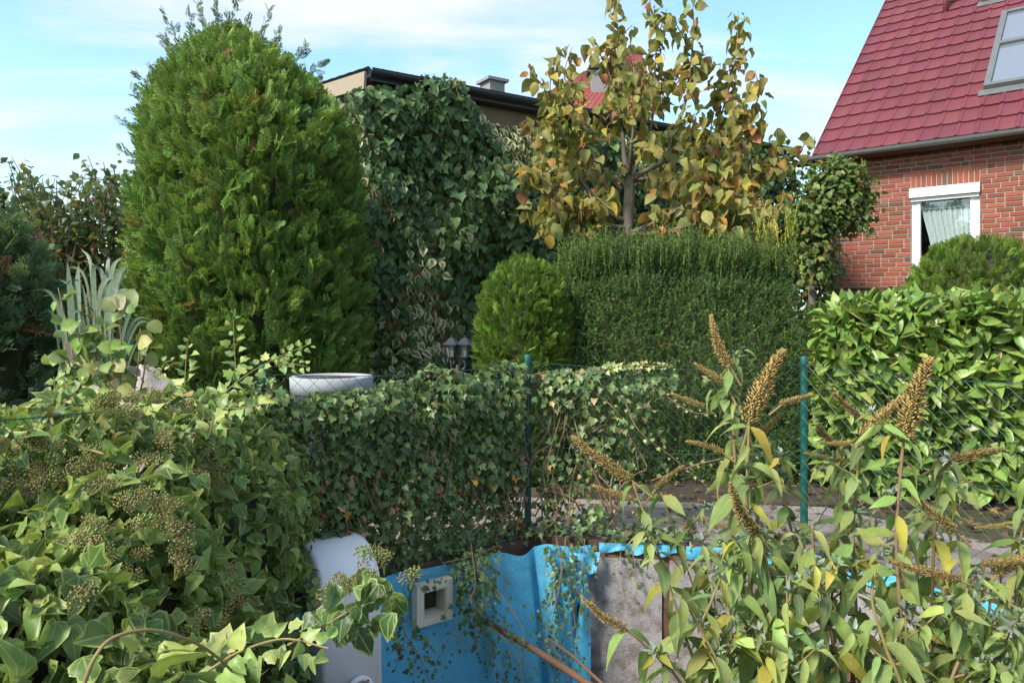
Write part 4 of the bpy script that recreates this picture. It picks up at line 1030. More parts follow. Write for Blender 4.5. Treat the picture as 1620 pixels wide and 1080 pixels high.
# ---- garden lamp with two lanterns
LY = 6.6; lc = at(725, 580, LY)
lamp = thing('garden_lamp', 'black two-headed garden lamp post in front of the dark ivy', 'lamp', (lc[0], LY, 0))
mesh_obj('post', *lathe([(0.07, 0), (0.07, 0.05), (0.03, 0.10), (0.026, 0.6), (0.035, lc[2] - 0.05), (0.02, lc[2] + 0.02)], (lc[0], LY, 0), 12), 'lamp_black', lamp, True)
for s in (-1, 1):
    cx0 = lc[0] + s * 0.058; cz0 = lc[2] + 0.12
    mesh_obj('arm', *tube(catmull([(lc[0], LY, lc[2] - 0.03), (cx0, LY, lc[2] - 0.01), (cx0, LY, cz0 - 0.04)], 6), 0.011, sides=6), 'lamp_black', lamp, True)
    ln = mesh_obj('lantern', *merge(lathe([(0.0, -0.05), (0.035, -0.045), (0.042, -0.03), (0.036, -0.02), (0.0, -0.02)], (cx0, LY, cz0), 6)), 'lamp_black', lamp)
    mesh_obj('glass', *lathe([(0.033, -0.02), (0.053, 0.075)], (cx0, LY, cz0), 6), 'lamp_glass', ln)
    bars = []
    for j in range(6):
        a = 2 * math.pi * j / 6; bars.append(tube([(cx0 + 0.034 * math.cos(a), LY + 0.034 * math.sin(a), cz0 - 0.02), (cx0 + 0.054 * math.cos(a), LY + 0.054 * math.sin(a), cz0 + 0.075)], 0.004, sides=4))
    mesh_obj('glazing_bars', *merge(*bars), 'lamp_black', ln)
    mesh_obj('lantern_roof', *lathe([(0.0, 0.073), (0.085, 0.075), (0.083, 0.084), (0.05, 0.105), (0.03, 0.128), (0.024, 0.132), (0.006, 0.142), (0.008, 0.155), (0.0, 0.162)], (cx0, LY, cz0), 6), 'lamp_black', ln)

# ---- planter tub
PY = 4.75; pc = at(525, 598, PY); pr = 0.255
tub = thing('planter_tub', 'round grey-white concrete planter tub behind the ivy fence', 'planter', (pc[0], PY, 0))
mesh_obj('tub', *lathe([(0.0, 0.0), (0.20, 0.0), (0.235, pc[2] - 0.09), (pr, pc[2] - 0.088), (pr + 0.006, pc[2] + 0.008), (pr - 0.002, pc[2] + 0.014), (pr - 0.035, pc[2] + 0.014), (pr - 0.04, pc[2] + 0.006), (pr - 0.05, pc[2] - 0.06)], (pc[0], PY, 0), 40), 'concrete', tub, True)
mesh_obj('soil', *lathe([(0.0, pc[2] + 0.002), (0.1, pc[2] + 0.0), (pr - 0.044, pc[2] - 0.006)], (pc[0], PY, 0), 24), 'soil', tub, True)

# ---- yew hedge and small thuja in front of it
def rbox_pts(n, c, half, weights, expo=5.0):
    """points on a rounded box: weights for -y(front), +z, -x, +x, +y"""
    f = rng.choice(5, n, p=np.array(weights) / sum(weights)); u, v = rng.uniform(-1, 1, n), rng.uniform(-1, 1, n); o1 = np.ones(n)
    tab = [np.c_[u, -o1, v], np.c_[u, v, o1], np.c_[-o1, u, v], np.c_[o1, u, v], np.c_[u, o1, v]]
    q = np.zeros((n, 3))
    for i in range(5): q[f == i] = tab[i][f == i]
    g = np.sign(q) * np.abs(q) ** (expo - 1) / np.asarray(half); nr = norm(g)
    q = q / (np.abs(q) ** expo).sum(1, keepdims=True) ** (1 / expo)
    return np.asarray(c) + q * np.asarray(half), nr
yx0, yx1 = at(862, 500, 5.75)[0], at(1292, 500, 5.45)[0]
yc = np.array(((yx0 + yx1) / 2 - 0.02, 5.78, 0.60)); yh = np.array(((yx1 - yx0) / 2 + 0.01, 0.50, 1.05))
yew = thing('yew_hedge', 'dark green clipped yew hedge block with upright shoots beneath the autumn tree', 'hedge', (yc[0], yc[1], 0))
n = 19000; P, nr = rbox_pts(n, yc, yh, (2.4, 1.0, 0.6, 0.6, 0.6), 3.8)
nv = noise3(P, 2.2, 5) + 0.5 * noise3(P, 6.0, 2); P = P + nr * (0.10 * nv + 0.10 * noise3(P, 1.1, 12) - rng.random(n) ** 2 * 0.10)[:, None]
q_ = P[:, 2] > 0.02; P, nr = P[q_], nr[q_]; n = len(P)
D = norm(nr * 0.7 + UP * (0.6 + 0.8 * (nr[:, 2:3] > 0.5)) + rvec(n, 0.45)); S = rng.uniform(0.06, 0.125, n) * (1 + 0.6 * (nr[:, 2] > 0.6))
C = tints(n, [(5, (0.044, 0.084, 0.020)), (3, (0.060, 0.108, 0.025)), (1, (0.032, 0.062, 0.018)), (0.15, (0.10, 0.06, 0.03))], 0.2)
foliage(yew, P, D, norm(nr + rvec(n, .5)), S, C, NEEDLE, 'needle', 'shoot', 'shoots')
m_ = 900; P, nr = rbox_pts(m_, yc + (0, 0, 0.02), yh, (0.15, 1.8, 0.05, 0.05, 0.1)); D = norm(UP * 1.4 + rvec(m_, 0.16)); S = rng.uniform(0.12, 0.24, m_)
rightness = np.clip((P[:, 0] - yc[0]) / yh[0], 0, 1) ** 3
C = tints(m_, [(1, (0.055, 0.09, 0.022)), (1, (0.08, 0.12, 0.03))]); gold = rng.random(m_) < rightness * 0.45; C[gold] = tints(int(gold.sum()), [(1, (0.26, 0.25, 0.035)), (1, (0.18, 0.20, 0.035))])
foliage(yew, P, D, rvec(m_), S, C, NEEDLE, 'needle', 'shoot', 'top_shoots')
m_ = 34; gx = rng.uniform(1195, 1265, m_); P = np.array([at(x, rng.uniform(372, 420), 5.6) for x in gx])
foliage(yew, P, norm(UP + rvec(m_, .1)), rvec(m_), rng.uniform(0.12, 0.26, m_), tints(m_, [(1, (0.30, 0.29, 0.04)), (1, (0.2, 0.22, 0.04))]), NEEDLE, 'needle', 'shoot', 'golden_shoots')
Vb, Fb = rbox_pts(1, yc, yh, (1, 1, 1, 1, 1))
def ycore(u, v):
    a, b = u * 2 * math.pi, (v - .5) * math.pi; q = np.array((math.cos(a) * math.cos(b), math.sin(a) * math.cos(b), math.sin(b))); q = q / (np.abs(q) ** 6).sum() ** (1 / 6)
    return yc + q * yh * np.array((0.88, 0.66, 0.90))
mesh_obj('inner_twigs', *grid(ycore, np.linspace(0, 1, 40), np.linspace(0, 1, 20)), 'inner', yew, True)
sy = 5.42; sc_ = at(829, 500, sy)[0]
st_ = thing('small_thuja', 'small rounded bright green thuja at the left end of the yew hedge', 'shrub', (sc_, sy, 0))
conifer(st_, (sc_, sy), [(0.02, 0.20), (0.3, 0.28), (0.7, 0.325), (1.0, 0.335), (1.25, 0.32), (1.42, 0.26), (1.54, 0.17), (1.62, 0.03)], 6000, 0.06, 0.12, [(3, (0.068, 0.120, 0.018)), (2, (0.085, 0.145, 0.022)), (1, (0.05, 0.09, 0.018))], tmpls=SPRAY_S, seed=2, lump=0.06, lsc=5, upw=0.8, core=0.6, rest='sprays')

# ---- cherry laurel hedge
l0 = np.array((at(1300, 500, 5.1)[0], 5.1)); l1 = np.array((4.1, 4.45)); lt = norm(l1 - l0); ln_ = np.array((lt[1], -lt[0])); LLn = np.linalg.norm(l1 - l0)
lau = thing('laurel_hedge', 'glossy large-leaved cherry laurel hedge below the brick house', 'hedge', (*((l0 + l1) / 2), 0))
n = 6000; q, nr = rbox_pts(n, (0, 0, 0), (LLn / 2, 0.36, 0.62), (2.4, 1.0, 0.6, 0.3, 0.4), 9)
lc_ = np.array((*((l0 + l1) / 2 - ln_ * 0.30), 0.66)); lax = np.array([(*lt, 0), (*-ln_, 0), (0, 0, 1)])
P = lc_ + q @ lax; nr = nr @ lax
nv = noise3(P, 3.0, 4) + 0.5 * noise3(P, 8, 1); P = P + nr * (0.05 * nv - rng.random(n) ** 1.6 * 0.13)[:, None]
D = norm(nr * 0.35 + UP * rng.uniform(-0.35, 0.75, (n, 1)) + rvec(n, 0.6)); N = norm(nr * 0.55 + UP * 0.75 + rvec(n, 0.4)); S = rng.uniform(0.10, 0.18, n)
C = tints(n, [(4, (0.095, 0.165, 0.030)), (3, (0.125, 0.195, 0.038)), (1.8, (0.17, 0.22, 0.05)), (0.5, (0.22, 0.24, 0.07)), (.8, (0.065, 0.12, 0.025))])
foliage(lau, P, D, N, S, C, LAUREL, 'laurel', parts=300, cell=9)
for i in range(22):
    s_ = random.uniform(0.05, LLn * .7); b_ = np.array((*(l0 + lt * s_ + ln_ * random.uniform(-.25, .0)), 0.0)); tp_ = b_ + np.array((random.uniform(-.1, .1), random.uniform(-.05, .05), random.uniform(1.15, 1.30)))
    mesh_obj('stem', *tube(catmull([b_, (b_ + tp_) / 2 + rvec(1, .04)[0], tp_], 5), 0.010, 0.006, 6), 'twig', lau)

# ---- globe thuja by the house
gy = 8.2; gx_ = at(1545, 500, gy)[0]
gl = thing('globe_thuja', 'round bright green thuja in front of the house window', 'shrub', (gx_, gy, 0))
gtop = tz_(378, gy)
conifer(gl, (gx_, gy), [(0.1, 0.35), (0.5, 0.62), (1.0, 0.76), (1.4, 0.75), (1.7, 0.62), (gtop - 0.08, 0.36), (gtop, 0.05)], 5500, 0.08, 0.17, [(3, (0.080, 0.135, 0.020)), (2, (0.11, 0.165, 0.028)), (1, (0.055, 0.10, 0.02))], tmpls=SPRAY_S + SPRAY[:1], seed=6, lump=0.09, lsc=4, upw=0.6)
mesh_obj('trunk', *tube([(gx_, gy, 0), (gx_, gy, 1.2)], 0.05, 0.03, 8), 'bark', gl, True)

# ---- small tree at the house corner, and evergreen behind it
def leafy_crown(th, blobs, n, smin, smax, pal, tmpls, mat, parts=0, cell=8, droop=0.5):
    vol = np.array([b[3] * b[4] * b[5] for b in blobs]); cnt = (n * vol / vol.sum()).astype(int); Ts, Ns = [], []
    for (x, y, z, a, b, c), k_ in zip(blobs, cnt):
        v = norm(rvec(k_)); r_ = rng.random((k_, 1)) ** 0.35; Ts.append(np.array((x, y, z)) + v * r_ * np.array((a, b, c))); Ns.append(v)
    T = np.vstack(Ts); v = np.vstack(Ns); m = len(T); T = T + 0.10 * rvec(m, .5)
    D = norm(v * 0.6 + np.array((0, 0, -droop)) + rvec(m, .5)); N = norm(UP * .7 + v * .6 + rvec(m, .4))
    foliage(th, T, D, N, rng.uniform(smin, smax, m), tints(m, pal), tmpls, mat, parts=parts, cell=cell)
cy = 11.2; ctp = at(1325, 430, cy)
ct_ = thing('corner_tree', 'small bushy tree with yellowing leaves at the left corner of the brick house', 'tree', (at(1283, 430, cy)[0], cy, 0))
bl = [(*at(1330, 300, cy), 0.50, 0.4, 0.46), (*at(1300, 330, cy), 0.42, 0.4, 0.45), (*at(1345, 335, cy), 0.34, 0.35, 0.36), (*at(1285, 375, cy), 0.28, 0.3, 0.42), (*at(1290, 420, cy), 0.22, 0.25, 0.35), (*at(1320, 272, cy), 0.3, 0.3, 0.25)]
leafy_crown(ct_, bl, 3400, 0.06, 0.12, [(4, (0.070, 0.110, 0.030)), (3, (0.09, 0.125, 0.032)), (.6, (0.17, 0.13, 0.03)), (0.2, (0.20, 0.09, 0.03))], BROAD, 'simple', 200)
b0 = np.array((at(1283, 430, cy)[0], cy, 0))
mesh_obj('trunk', *tube(catmull([b0, b0 + (0.02, 0, 1.2), at(1283, 400, cy), at(1300, 350, cy)], 6), 0.07, 0.03, 8), 'bark', ct_, True)
for tx_, ty_ in ((1350, 330), (1320, 290), (1345, 380), (1290, 330), (1365, 320)):
    mesh_obj('branch', *tube(catmull([at(1286, 400, cy), at((1286 + tx_) / 2, (400 + ty_) / 2 - 6, cy - .1), at(tx_, ty_, cy - .15)], 5), 0.025, 0.008, 6), 'bark', ct_)
ev = thing('evergreen_shrub', 'dark evergreen shrub between the autumn tree and the corner tree', 'shrub', (at(1225, 300, 12.6)[0], 12.6, 0))
leafy_crown(ev, [(*at(1215, 275, 12.6), 0.42, 0.5, 0.45), (*at(1265, 330, 12.6), 0.5, 0.5, 0.75), (*at(1265, 420, 12.6), 0.7, 0.5, 0.9), (*at(1200, 370, 12.6), 0.7, 0.5, 0.9), (*at(1302, 375, 12.6), 0.25, 0.4, 0.6), (*at(1300, 450, 12.6), 0.28, 0.4, 0.8)], 3400, 0.08, 0.15, [(3, (0.028, 0.055, 0.022)), (1, (0.045, 0.075, 0.03))], SMALL + BROAD[:1], 'simple')
mesh_obj('trunk', *tube([(at(1225, 300, 12.6)[0], 12.6, 0), (at(1225, 300, 12.6)[0], 12.6, 2.4)], 0.08, 0.04, 8), 'bark', ev)

# ---- autumn tree, centre
QY = 7.1
aut = thing('autumn_tree', 'tree with drooping olive and orange heart-shaped leaves above the yew hedge', 'tree', (at(993, 400, QY)[0], QY, 0))
def pp(l, dY=0.0): return [at(x, y, QY + dy) for x, y, dy in l]
tb_ = at(993, 400, QY)
mesh_obj('trunk', *tube(catmull([(tb_[0] - 0.02, QY, 0), (tb_[0], QY, 1.0)] + pp([(993, 390, 0), (994, 340, 0), (996, 300, 0), (995, 278, 0)]), 5), 0.060, 0.050, 10), 'bark_pale', aut, True)
limbs = [
    [(995, 282, 0), (988, 250, .05), (985, 215, .1), (975, 150, .15), (960, 90, .2)], [(997, 285, 0), (1020, 272, -.1), (1050, 255, -.15), (1062, 225, -.1), (1085, 160, 0), (1095, 80, .1)],
    [(988, 350, 0), (960, 335, -.1), (930, 300, -.2), (905, 262, -.25), (890, 215, -.3), (878, 170, -.3)], [(990, 362, 0), (955, 355, -.2), (915, 330, -.35), (880, 300, -.4), (845, 275, -.45)],
    [(995, 290, 0), (1010, 255, .2), (1030, 200, .3), (1035, 130, .3), (1040, 50, .35)], [(998, 288, 0), (1040, 278, .1), (1090, 255, .2), (1130, 215, .2), (1150, 150, .25)],
    [(992, 370, 0), (1030, 355, -.2), (1075, 330, -.35), (1120, 300, -.4), (1160, 250, -.4), (1180, 180, -.35)], [(994, 345, 0), (1040, 335, .15), (1100, 320, .3), (1160, 300, .3), (1215, 270, .3), (1262, 245, .3)],
    [(992, 372, 0), (1040, 368, -.3), (1100, 355, -.45), (1160, 340, -.5), (1210, 325, -.5)], [(985, 300, 0.05), (960, 280, .2), (935, 250, .3), (915, 200, .35), (900, 140, .4)],
    [(992, 375, 0), (950, 368, -.1), (900, 350, -.1), (860, 325, -.1)], [(996, 280, 0), (1000, 230, -.3), (1005, 170, -.4), (1003, 110, -.4)]]
tips = []
for i, l_ in enumerate(limbs):
    P = catmull(pp(l_), 7); mesh_obj('limb', *tube(P, 0.030 if i < 4 else 0.022, 0.007, 7), 'bark', aut, True); tips.append(P)
shoots = []
for (bi, bq, tx_, ty_, dy) in [
    (0, .9, 972, -12, .1), (0, .7, 930, 62, .3), (0, 1, 1000, 40, .2), (1, .9, 1096, -8, 0), (1, .8, 1128, 90, .1), (1, 1, 1060, 20, -.1), (4, 1, 1028, -15, .3), (4, .9, 1055, 15, .3), (5, .9, 1168, 18, .2), (5, .7, 1140, 100, .2), (5, 1, 1178, 75, .2),
    (6, .95, 1195, 110, -.3), (6, .8, 1210, 185, -.3), (6, .9, 1160, 160, -.4), (7, 1, 1285, 228, .3), (7, .8, 1228, 205, .3), (7, .7, 1190, 210, .3), (2, .95, 885, 75, -.2), (2, .8, 835, 105, -.3), (2, .9, 905, 130, -.3), (2, .7, 828, 190, -.3), (3, .9, 815, 260, -.4), (3, .7, 855, 240, -.4),
    (3, 1, 825, 300, -.5), (9, 1, 905, 75, .4), (9, .8, 868, 150, .4), (9, .9, 930, 110, .4), (10, .9, 830, 330, -.1), (10, .7, 870, 300, 0), (8, .9, 1240, 300, -.5), (8, .7, 1180, 280, -.5), (8, .5, 1110, 300, -.5), (11, 1, 985, 60, -.4), (11, .8, 1030, 120, -.4), (11, .7, 960, 150, -.4),
    (0, .5, 945, 170, .2), (0, .6, 1010, 150, .2), (1, .5, 1080, 230, -.2), (1, .6, 1110, 170, -.1), (4, .6, 1060, 110, .3), (4, .5, 1010, 190, .3), (5, .5, 1100, 190, .2), (5, .6, 1165, 230, .2), (6, .6, 1130, 240, -.4), (6, .5, 1090, 270, -.4), (7, .5, 1170, 260, .3), (8, .8, 1220, 350, -.5), (8, .6, 1130, 375, -.5), (8, .4, 1080, 390, -.5), (10, .5, 910, 385, -.1), (2, .5, 935, 240, -.2), (2, .4, 915, 340, -.3), (3, .5, 900, 350, -.4), (7, .6, 1205, 320, .3), (6, .4, 1080, 350, -.4), (3, .6, 860, 345, -.4), (7, .9, 1250, 265, .3), (9, .6, 925, 180, .3), (11, .5, 1020, 220, -.3), (8, .9, 1200, 370, -.4), (5, .3, 1060, 300, .2), (1, .3, 1040, 310, -.2), (2, .3, 945, 330, -.4), (3, .4, 920, 375, -.4), (6, .3, 1060, 370, -.5), (6, .5, 1120, 345, -.6), (8, .5, 1150, 365, -.7), (7, .4, 1110, 365, .1), (3, .8, 880, 370, -.5), (10, .8, 850, 365, -.2), (2, .6, 880, 290, -.4), (7, .7, 1190, 335, .2), (8, .7, 1175, 310, -.6), (6, .7, 1150, 285, -.5), (9, .4, 950, 300, .2), (5, .4, 1075, 290, .1)]:
    L_ = tips[bi]; b_ = L_[int(bq * (len(L_) - 1))]; t_ = at(tx_, ty_, QY + dy)
    P = catmull([b_, (b_ + t_) / 2 + rvec(1, .05)[0], t_], 8); shoots.append(P)
    mesh_obj('shoot', *tube(P, 0.009, 0.003, 5), 'twig', aut)
for i in range(82):
    a_ = random.uniform(0, 2 * math.pi); r_ = math.sqrt(random.random())
    x_, y_ = 1020 + 185 * r_ * math.cos(a_), 235 + 165 * r_ * math.sin(a_)
    if (y_ > 395) or (abs(x_ - 995) < 30 and y_ > 280): continue
    t_ = at(x_, y_, QY + random.uniform(-.7, .7)); cand = [q for L_ in tips for q in L_[4:] if q[2] < t_[2] + 0.05]
    if not cand: continue
    b_ = min(cand, key=lambda q: np.linalg.norm(q - t_) + random.uniform(0, .15)); P = catmull([b_, (b_ + t_) / 2 + rvec(1, .04)[0], t_], 6); shoots.append(P)
    mesh_obj('shoot', *tube(P, 0.006, 0.002, 5), 'twig', aut)
T_, D_, N_, S_, C_ = [], [], [], [], []
for P in shoots + [q[len(q) // 2:] for q in tips]:
    seg = np.linalg.norm(np.diff(P, axis=0), axis=1); cum = np.r_[0, np.cumsum(seg)]; ns = max(6, int(cum[-1] / 0.031))
    for j, dd in enumerate(np.linspace(cum[-1] * 0.12, cum[-1], ns)):
        p = np.array([np.interp(dd, cum, P[:, i]) for i in range(3)]); ax_ = norm(P[-1] - P[0]); a = j * 2.4 + random.random()
        o1 = norm(np.cross(ax_, (0.2, 1, 0.1))); o2 = np.cross(ax_, o1); out = o1 * math.cos(a) + o2 * math.sin(a)
        p = p + out * 0.035 + rvec(1, .012)[0]
        T_.append(p); D_.append(norm(out * 0.75 + ax_ * 0.15 + np.array((0, 0, -0.75)) + rvec(1, .3)[0])); N_.append(norm(out * 0.5 + UP * 0.6 + rvec(1, .45)[0])); S_.append(random.uniform(0.075, 0.145))
        hgt = (p[2] - 1.9) / 2.3
        C_.append(tints(1, [(3.4 + hgt * 2, (0.165, 0.158, 0.045)), (2.6, (0.21, 0.17, 0.046)), (1.3, (0.13, 0.145, 0.038)), (1.4 - hgt * .9, (0.26, 0.13, 0.033)), (0.4, (0.21, 0.08, 0.04)), (0.8 - hgt * .7, (0.28, 0.21, 0.035))], .14)[0])
foliage(aut, np.array(T_), np.array(D_), np.array(N_), np.array(S_), np.array(C_), HEART, 'heart', parts=300, cell=12)

# ================================================================== IVY ON THE FENCE
ivf = thing('fence_ivy', 'dark small-leaved ivy sheet climbing over the chain-link fence by the planter', 'ivy', (*((FP[1] + FP[2]) / 2), 0))
def fence_pt(s):                                            # s from FP[2] (0) past FP[1] towards FP[0]
    L1 = np.linalg.norm(FP[1] - FP[2])
    if s <= L1: t_ = norm(FP[1] - FP[2]); return FP[2] + t_ * s, np.array((t_[1], -t_[0]))
    t_ = norm(FP[0] - FP[1]); return FP[1] + t_ * (s - L1), np.array((t_[1], -t_[0]))
L1 = np.linalg.norm(FP[1] - FP[2])
T_, NR = [], []
while len(T_) < 8600:
    s = random.uniform(-0.05, L1 + 0.80); f = random.random()
    p, nn_ = fence_pt(s); ztop = CZ - (np.interp(CX + p[0] / p[1] * F, [430, 470, 590, 640, 700, 850, 1060], [600, 620, 610, 594, 582, 574, 582]) - HY) / F * p[1]
    ztop += 0.07 * mnoise.noise(Vector((s * 3.1, 0.4, 7.0))) + 0.05 * mnoise.noise(Vector((s * 9.0, 0.4, 3.0))) - 0.012
    z = 0.02 + (ztop - 0.02) * f
    keep = 1.0
    if s > L1: keep = max(0.0, 1 - (s - L1) / 0.80) ** 1.6 * (1.0 if z > 0.75 else 0.8) + (0.22 if f > 0.88 else 0)
    if z < 0.45 and s < L1: keep *= 0.34 + 0.66 * (z / 0.45) ** 1.3 + (0.35 if s < 0.5 else 0)
    if z < 0.5 and s > L1: keep *= 0.5
    g = mnoise.noise(Vector((s * 4, z * 4, 8.0)))
    if random.random() > keep * (0.85 + 0.7 * g): continue
    thick = 0.085 * (0.6 + 0.4 * z) + 0.05 * math.exp(-((z - 0.82) / 0.16) ** 2) + 0.09 * g; thick *= min(1, (1 - f) * 9 + 0.25)
    o_ = random.uniform(-0.8, 1.0) * thick
    if abs(s - L1) < 0.055 and o_ > -0.045 and random.random() < 0.96: continue
    zz_ = z + 0.04 * mnoise.noise(Vector((s * 5, 2, 2))) * (f > .8)
    q_ = p + nn_ * o_
    if abs(CX + q_[0] / q_[1] * F - 845) < 15 and q_[1] < FP[1][1] + 0.02 and random.random() < 0.93: continue
    T_.append((*q_, zz_)); NR.append((*nn_, 0))
T_ = np.array(T_); NR = np.array(NR); n = len(T_); topf = np.clip((T_[:, 2] - 0.75) / 0.2, 0, 1)[:, None]
D = norm(np.array((0, 0, -0.9)) + NR * 0.5 + rvec(n, .45)); N = norm(NR * 0.8 + UP * (0.35 + 0.7 * topf) + rvec(n, .4)); S = rng.uniform(0.024, 0.052, n) * (1 + 0.25 * topf[:, 0])
C = tints(n, [(4, (0.042, 0.078, 0.024)), (3, (0.060, 0.10, 0.030)), (1.5, (0.085, 0.125, 0.035)), (0.8, (0.13, 0.16, 0.05)), (.3, (0.18, 0.13, 0.06))])
low = (T_[:, 2] < 0.5) & (rng.random(n) < 0.10); C[low] = tints(int(low.sum()), [(2, (0.26, 0.15, 0.08)), (1, (0.36, 0.20, 0.03)), (1, (0.28, 0.05, 0.045)), (1, (0.09, 0.12, 0.04))])
foliage(ivf, T_, D, N, S, C, STAR + STAR + IVY[:2], 'ivy_small', parts=180, cell=11)
for i in range(70):
    s = random.uniform(0.05, L1 + 0.6); p, nn_ = fence_pt(s); z = random.uniform(0.0, 0.2); pts = [(*(p + nn_ * random.uniform(-.02, .05)), z)]
    for j in range(5):
        s += random.uniform(-0.12, 0.12); z = min(0.9, z + random.uniform(0.05, 0.22)); p, nn_ = fence_pt(max(0, min(L1 + .8, s))); pts.append((*(p + nn_ * random.uniform(-.03, .07)), z))
    mesh_obj('stem', *tube(catmull(pts, 4), 0.0045, 0.002, 5), 'twig', ivf)
# shoot reaching right along the top wire, with pale young leaves
def leafy_shoot(th, P, n, smin, smax, pal, tmpls, mat, r=0.004, stem='twig_green', cell=3, spread=0.02, nvec=(0, -0.7, 0.7), droop=0.0, name='shoot'):
    P = np.asarray(P); o = mesh_obj(name, *tube(P, r, r * 0.5, 5), stem, th)
    seg = np.linalg.norm(np.diff(P, axis=0), axis=1); cum = np.r_[0, np.cumsum(seg)]
    T, D, N = [], [], []
    for j, dd in enumerate(np.linspace(cum[-1] * .05, cum[-1], n)):
        p = np.array([np.interp(dd, cum, P[:, i]) for i in range(3)]); i0 = min(len(P) - 2, int(np.searchsorted(cum, dd)) - 1 if dd > 0 else 0); ax_ = norm(P[i0 + 1] - P[i0])
        sd_ = norm(np.cross(ax_, nvec)) * (1 if j % 2 else -1); T.append(p + sd_ * spread * random.random()); D.append(norm(sd_ + ax_ * 0.6 + np.array((0, 0, -droop)) + rvec(1, .3)[0])); N.append(norm(np.asarray(nvec) + rvec(1, .35)[0]))
    foliage(th, np.array(T), np.array(D), np.array(N), rng.uniform(smin, smax, n) * np.linspace(1.1, 0.55, n), tints(n, pal), tmpls, mat, parts=0)
PALE = [(2, (0.16, 0.21, 0.07)), (1, (0.24, 0.26, 0.09)), (1, (0.12, 0.17, 0.06))]
leafy_shoot(ivf, catmull([at(950, 585, 4.0), at(1000, 578, 3.98), at(1065, 580, 3.95)], 8), 34, .03, .045, PALE, STAR, 'ivy_small')
leafy_shoot(ivf, catmull([at(940, 620, 3.95), at(970, 645, 3.9), at(1000, 690, 3.95), at(1010, 740, 3.95)], 6), 10, .02, .03, PALE, STAR, 'ivy_small', stem='twig')
leafy_shoot(ivf, catmull([at(985, 625, 3.95), at(1010, 680, 3.9), at(1060, 720, 3.95), at(1120, 770, 3.95)], 6), 16, .02, .035, PALE, STAR, 'ivy_small', stem='twig')
leafy_shoot(ivf, catmull([at(1010, 600, 4.0), at(1045, 620, 3.95), at(1090, 650, 3.92), at(1130, 655, 3.92)], 6), 18, .02, .035, PALE, STAR, 'ivy_small', stem='twig')
leafy_shoot(ivf, catmull([at(1030, 760, 4.0), at(1120, 730, 3.95), at(1200, 720, 3.92), at(1265, 745, 3.92)], 6), 26, .02, .034, PALE, STAR, 'ivy_small', stem='twig')
# strands trailing down the pool wall
DK = [(3, (0.036, 0.070, 0.024)), (1, (0.055, 0.09, 0.03)), (.5, (0.085, 0.115, 0.04))]
for pts, nl in (([(745, 860, 3.75), (752, 920, 3.6), (748, 980, 3.58), (770, 1020, 3.55), (800, 1090, 3.5)], 150), ([(765, 868, 3.78), (762, 930, 3.66), (775, 985, 3.6), (815, 1030, 3.5), (830, 1090, 3.4)], 110), ([(735, 870, 3.72), (740, 930, 3.6), (755, 970, 3.55)], 80),
                ([(880, 850, 3.98), (888, 900, 3.85), (878, 960, 3.8), (868, 1010, 3.75), (880, 1050, 3.7), (910, 1090, 3.6)], 110), ([(925, 852, 3.95), (920, 910, 3.86), (908, 960, 3.82), (912, 1010, 3.78), (905, 1060, 3.7)], 60), ([(895, 850, 3.96), (885, 930, 3.82), (865, 1000, 3.75), (900, 1060, 3.65)], 60),
                ([(755, 900, 3.62), (800, 950, 3.6), (825, 990, 3.56), (832, 1015, 3.55)], 14), ([(752, 930, 3.58), (720, 990, 3.48), (700, 1030, 3.42), (690, 1050, 3.4)], 26), ([(640, 1000, 3.3), (665, 1040, 3.28), (680, 1080, 3.25)], 40), ([(752, 930, 3.6), (752, 1000, 3.55), (744, 1030, 3.5)], 10), ([(640, 920, 3.4), (660, 912, 3.4), (700, 908, 3.5)], 24),
                ([(1000, 870, 3.95), (1008, 920, 3.9), (1002, 970, 3.88)], 16), ([(980, 860, 3.96), (985, 905, 3.92)], 8), ([(615, 960, 3.2), (640, 1000, 3.2), (625, 1060, 3.15)], 30), ([(700, 890, 3.6), (745, 880, 3.7), (790, 862, 3.8)], 50)):
    P = catmull([at(*q) for q in pts], 8)
    leafy_shoot(ivf, P, nl, .022, .042, DK, STAR, 'ivy_small', r=0.003, stem='twig', spread=0.07, droop=0.5, name='trailing_strand')
# debris of ivy along the coping
n = 420; T_ = []
for i in range(n):
    s = random.uniform(0.0, L1 + 0.9); p, nn_ = fence_pt(s); T_.append((*(p + nn_ * random.uniform(-0.02, 0.10)), random.uniform(0.0, 0.10)))
T_ = np.array(T_); foliage(ivf, T_, norm(rvec(n) + (0, -.4, -.3)), norm(UP + rvec(n, .5) + (0, -.5, 0)), rng.uniform(.03, .05, n), tints(n, DK), STAR, 'ivy_small', rest='creeping_foliage')

# ================================================================== FOREGROUND IVY
iv = thing('ivy_mound', 'big mound of flowering ivy with berries in the left foreground', 'ivy', (-1.2, 1.9, 0))
EL = np.array([(-1.0, 2.95, -.2, .18, .32, .6), (-1.06, 2.45, -.2, .18, .4, .55), (-1.14, 3.08, .38, .30, .34, .50), (-1.16, 2.65, .42, .38, .42, .53), (-1.32, 2.2, .42, .45, .5, .54), (-1.8, 2.45, .36, .5, .5, .55), (-1.5, 1.75, .34, .48, .45, .52), (-1.02, 1.85, .30, .34, .38, .50),
               (-0.98, 1.42, .28, .38, .36, .46), (-0.66, 1.30, .18, .34, .32, .42), (-0.36, 1.36, .12, .26, .26, .38), (-1.25, 1.15, .25, .45, .35, .46), (-0.80, 1.02, .12, .34, .26, .42), (-0.42, 1.05, .05, .3, .25, .42), (-1.9, 1.8, .3, .5, .5, .5)])
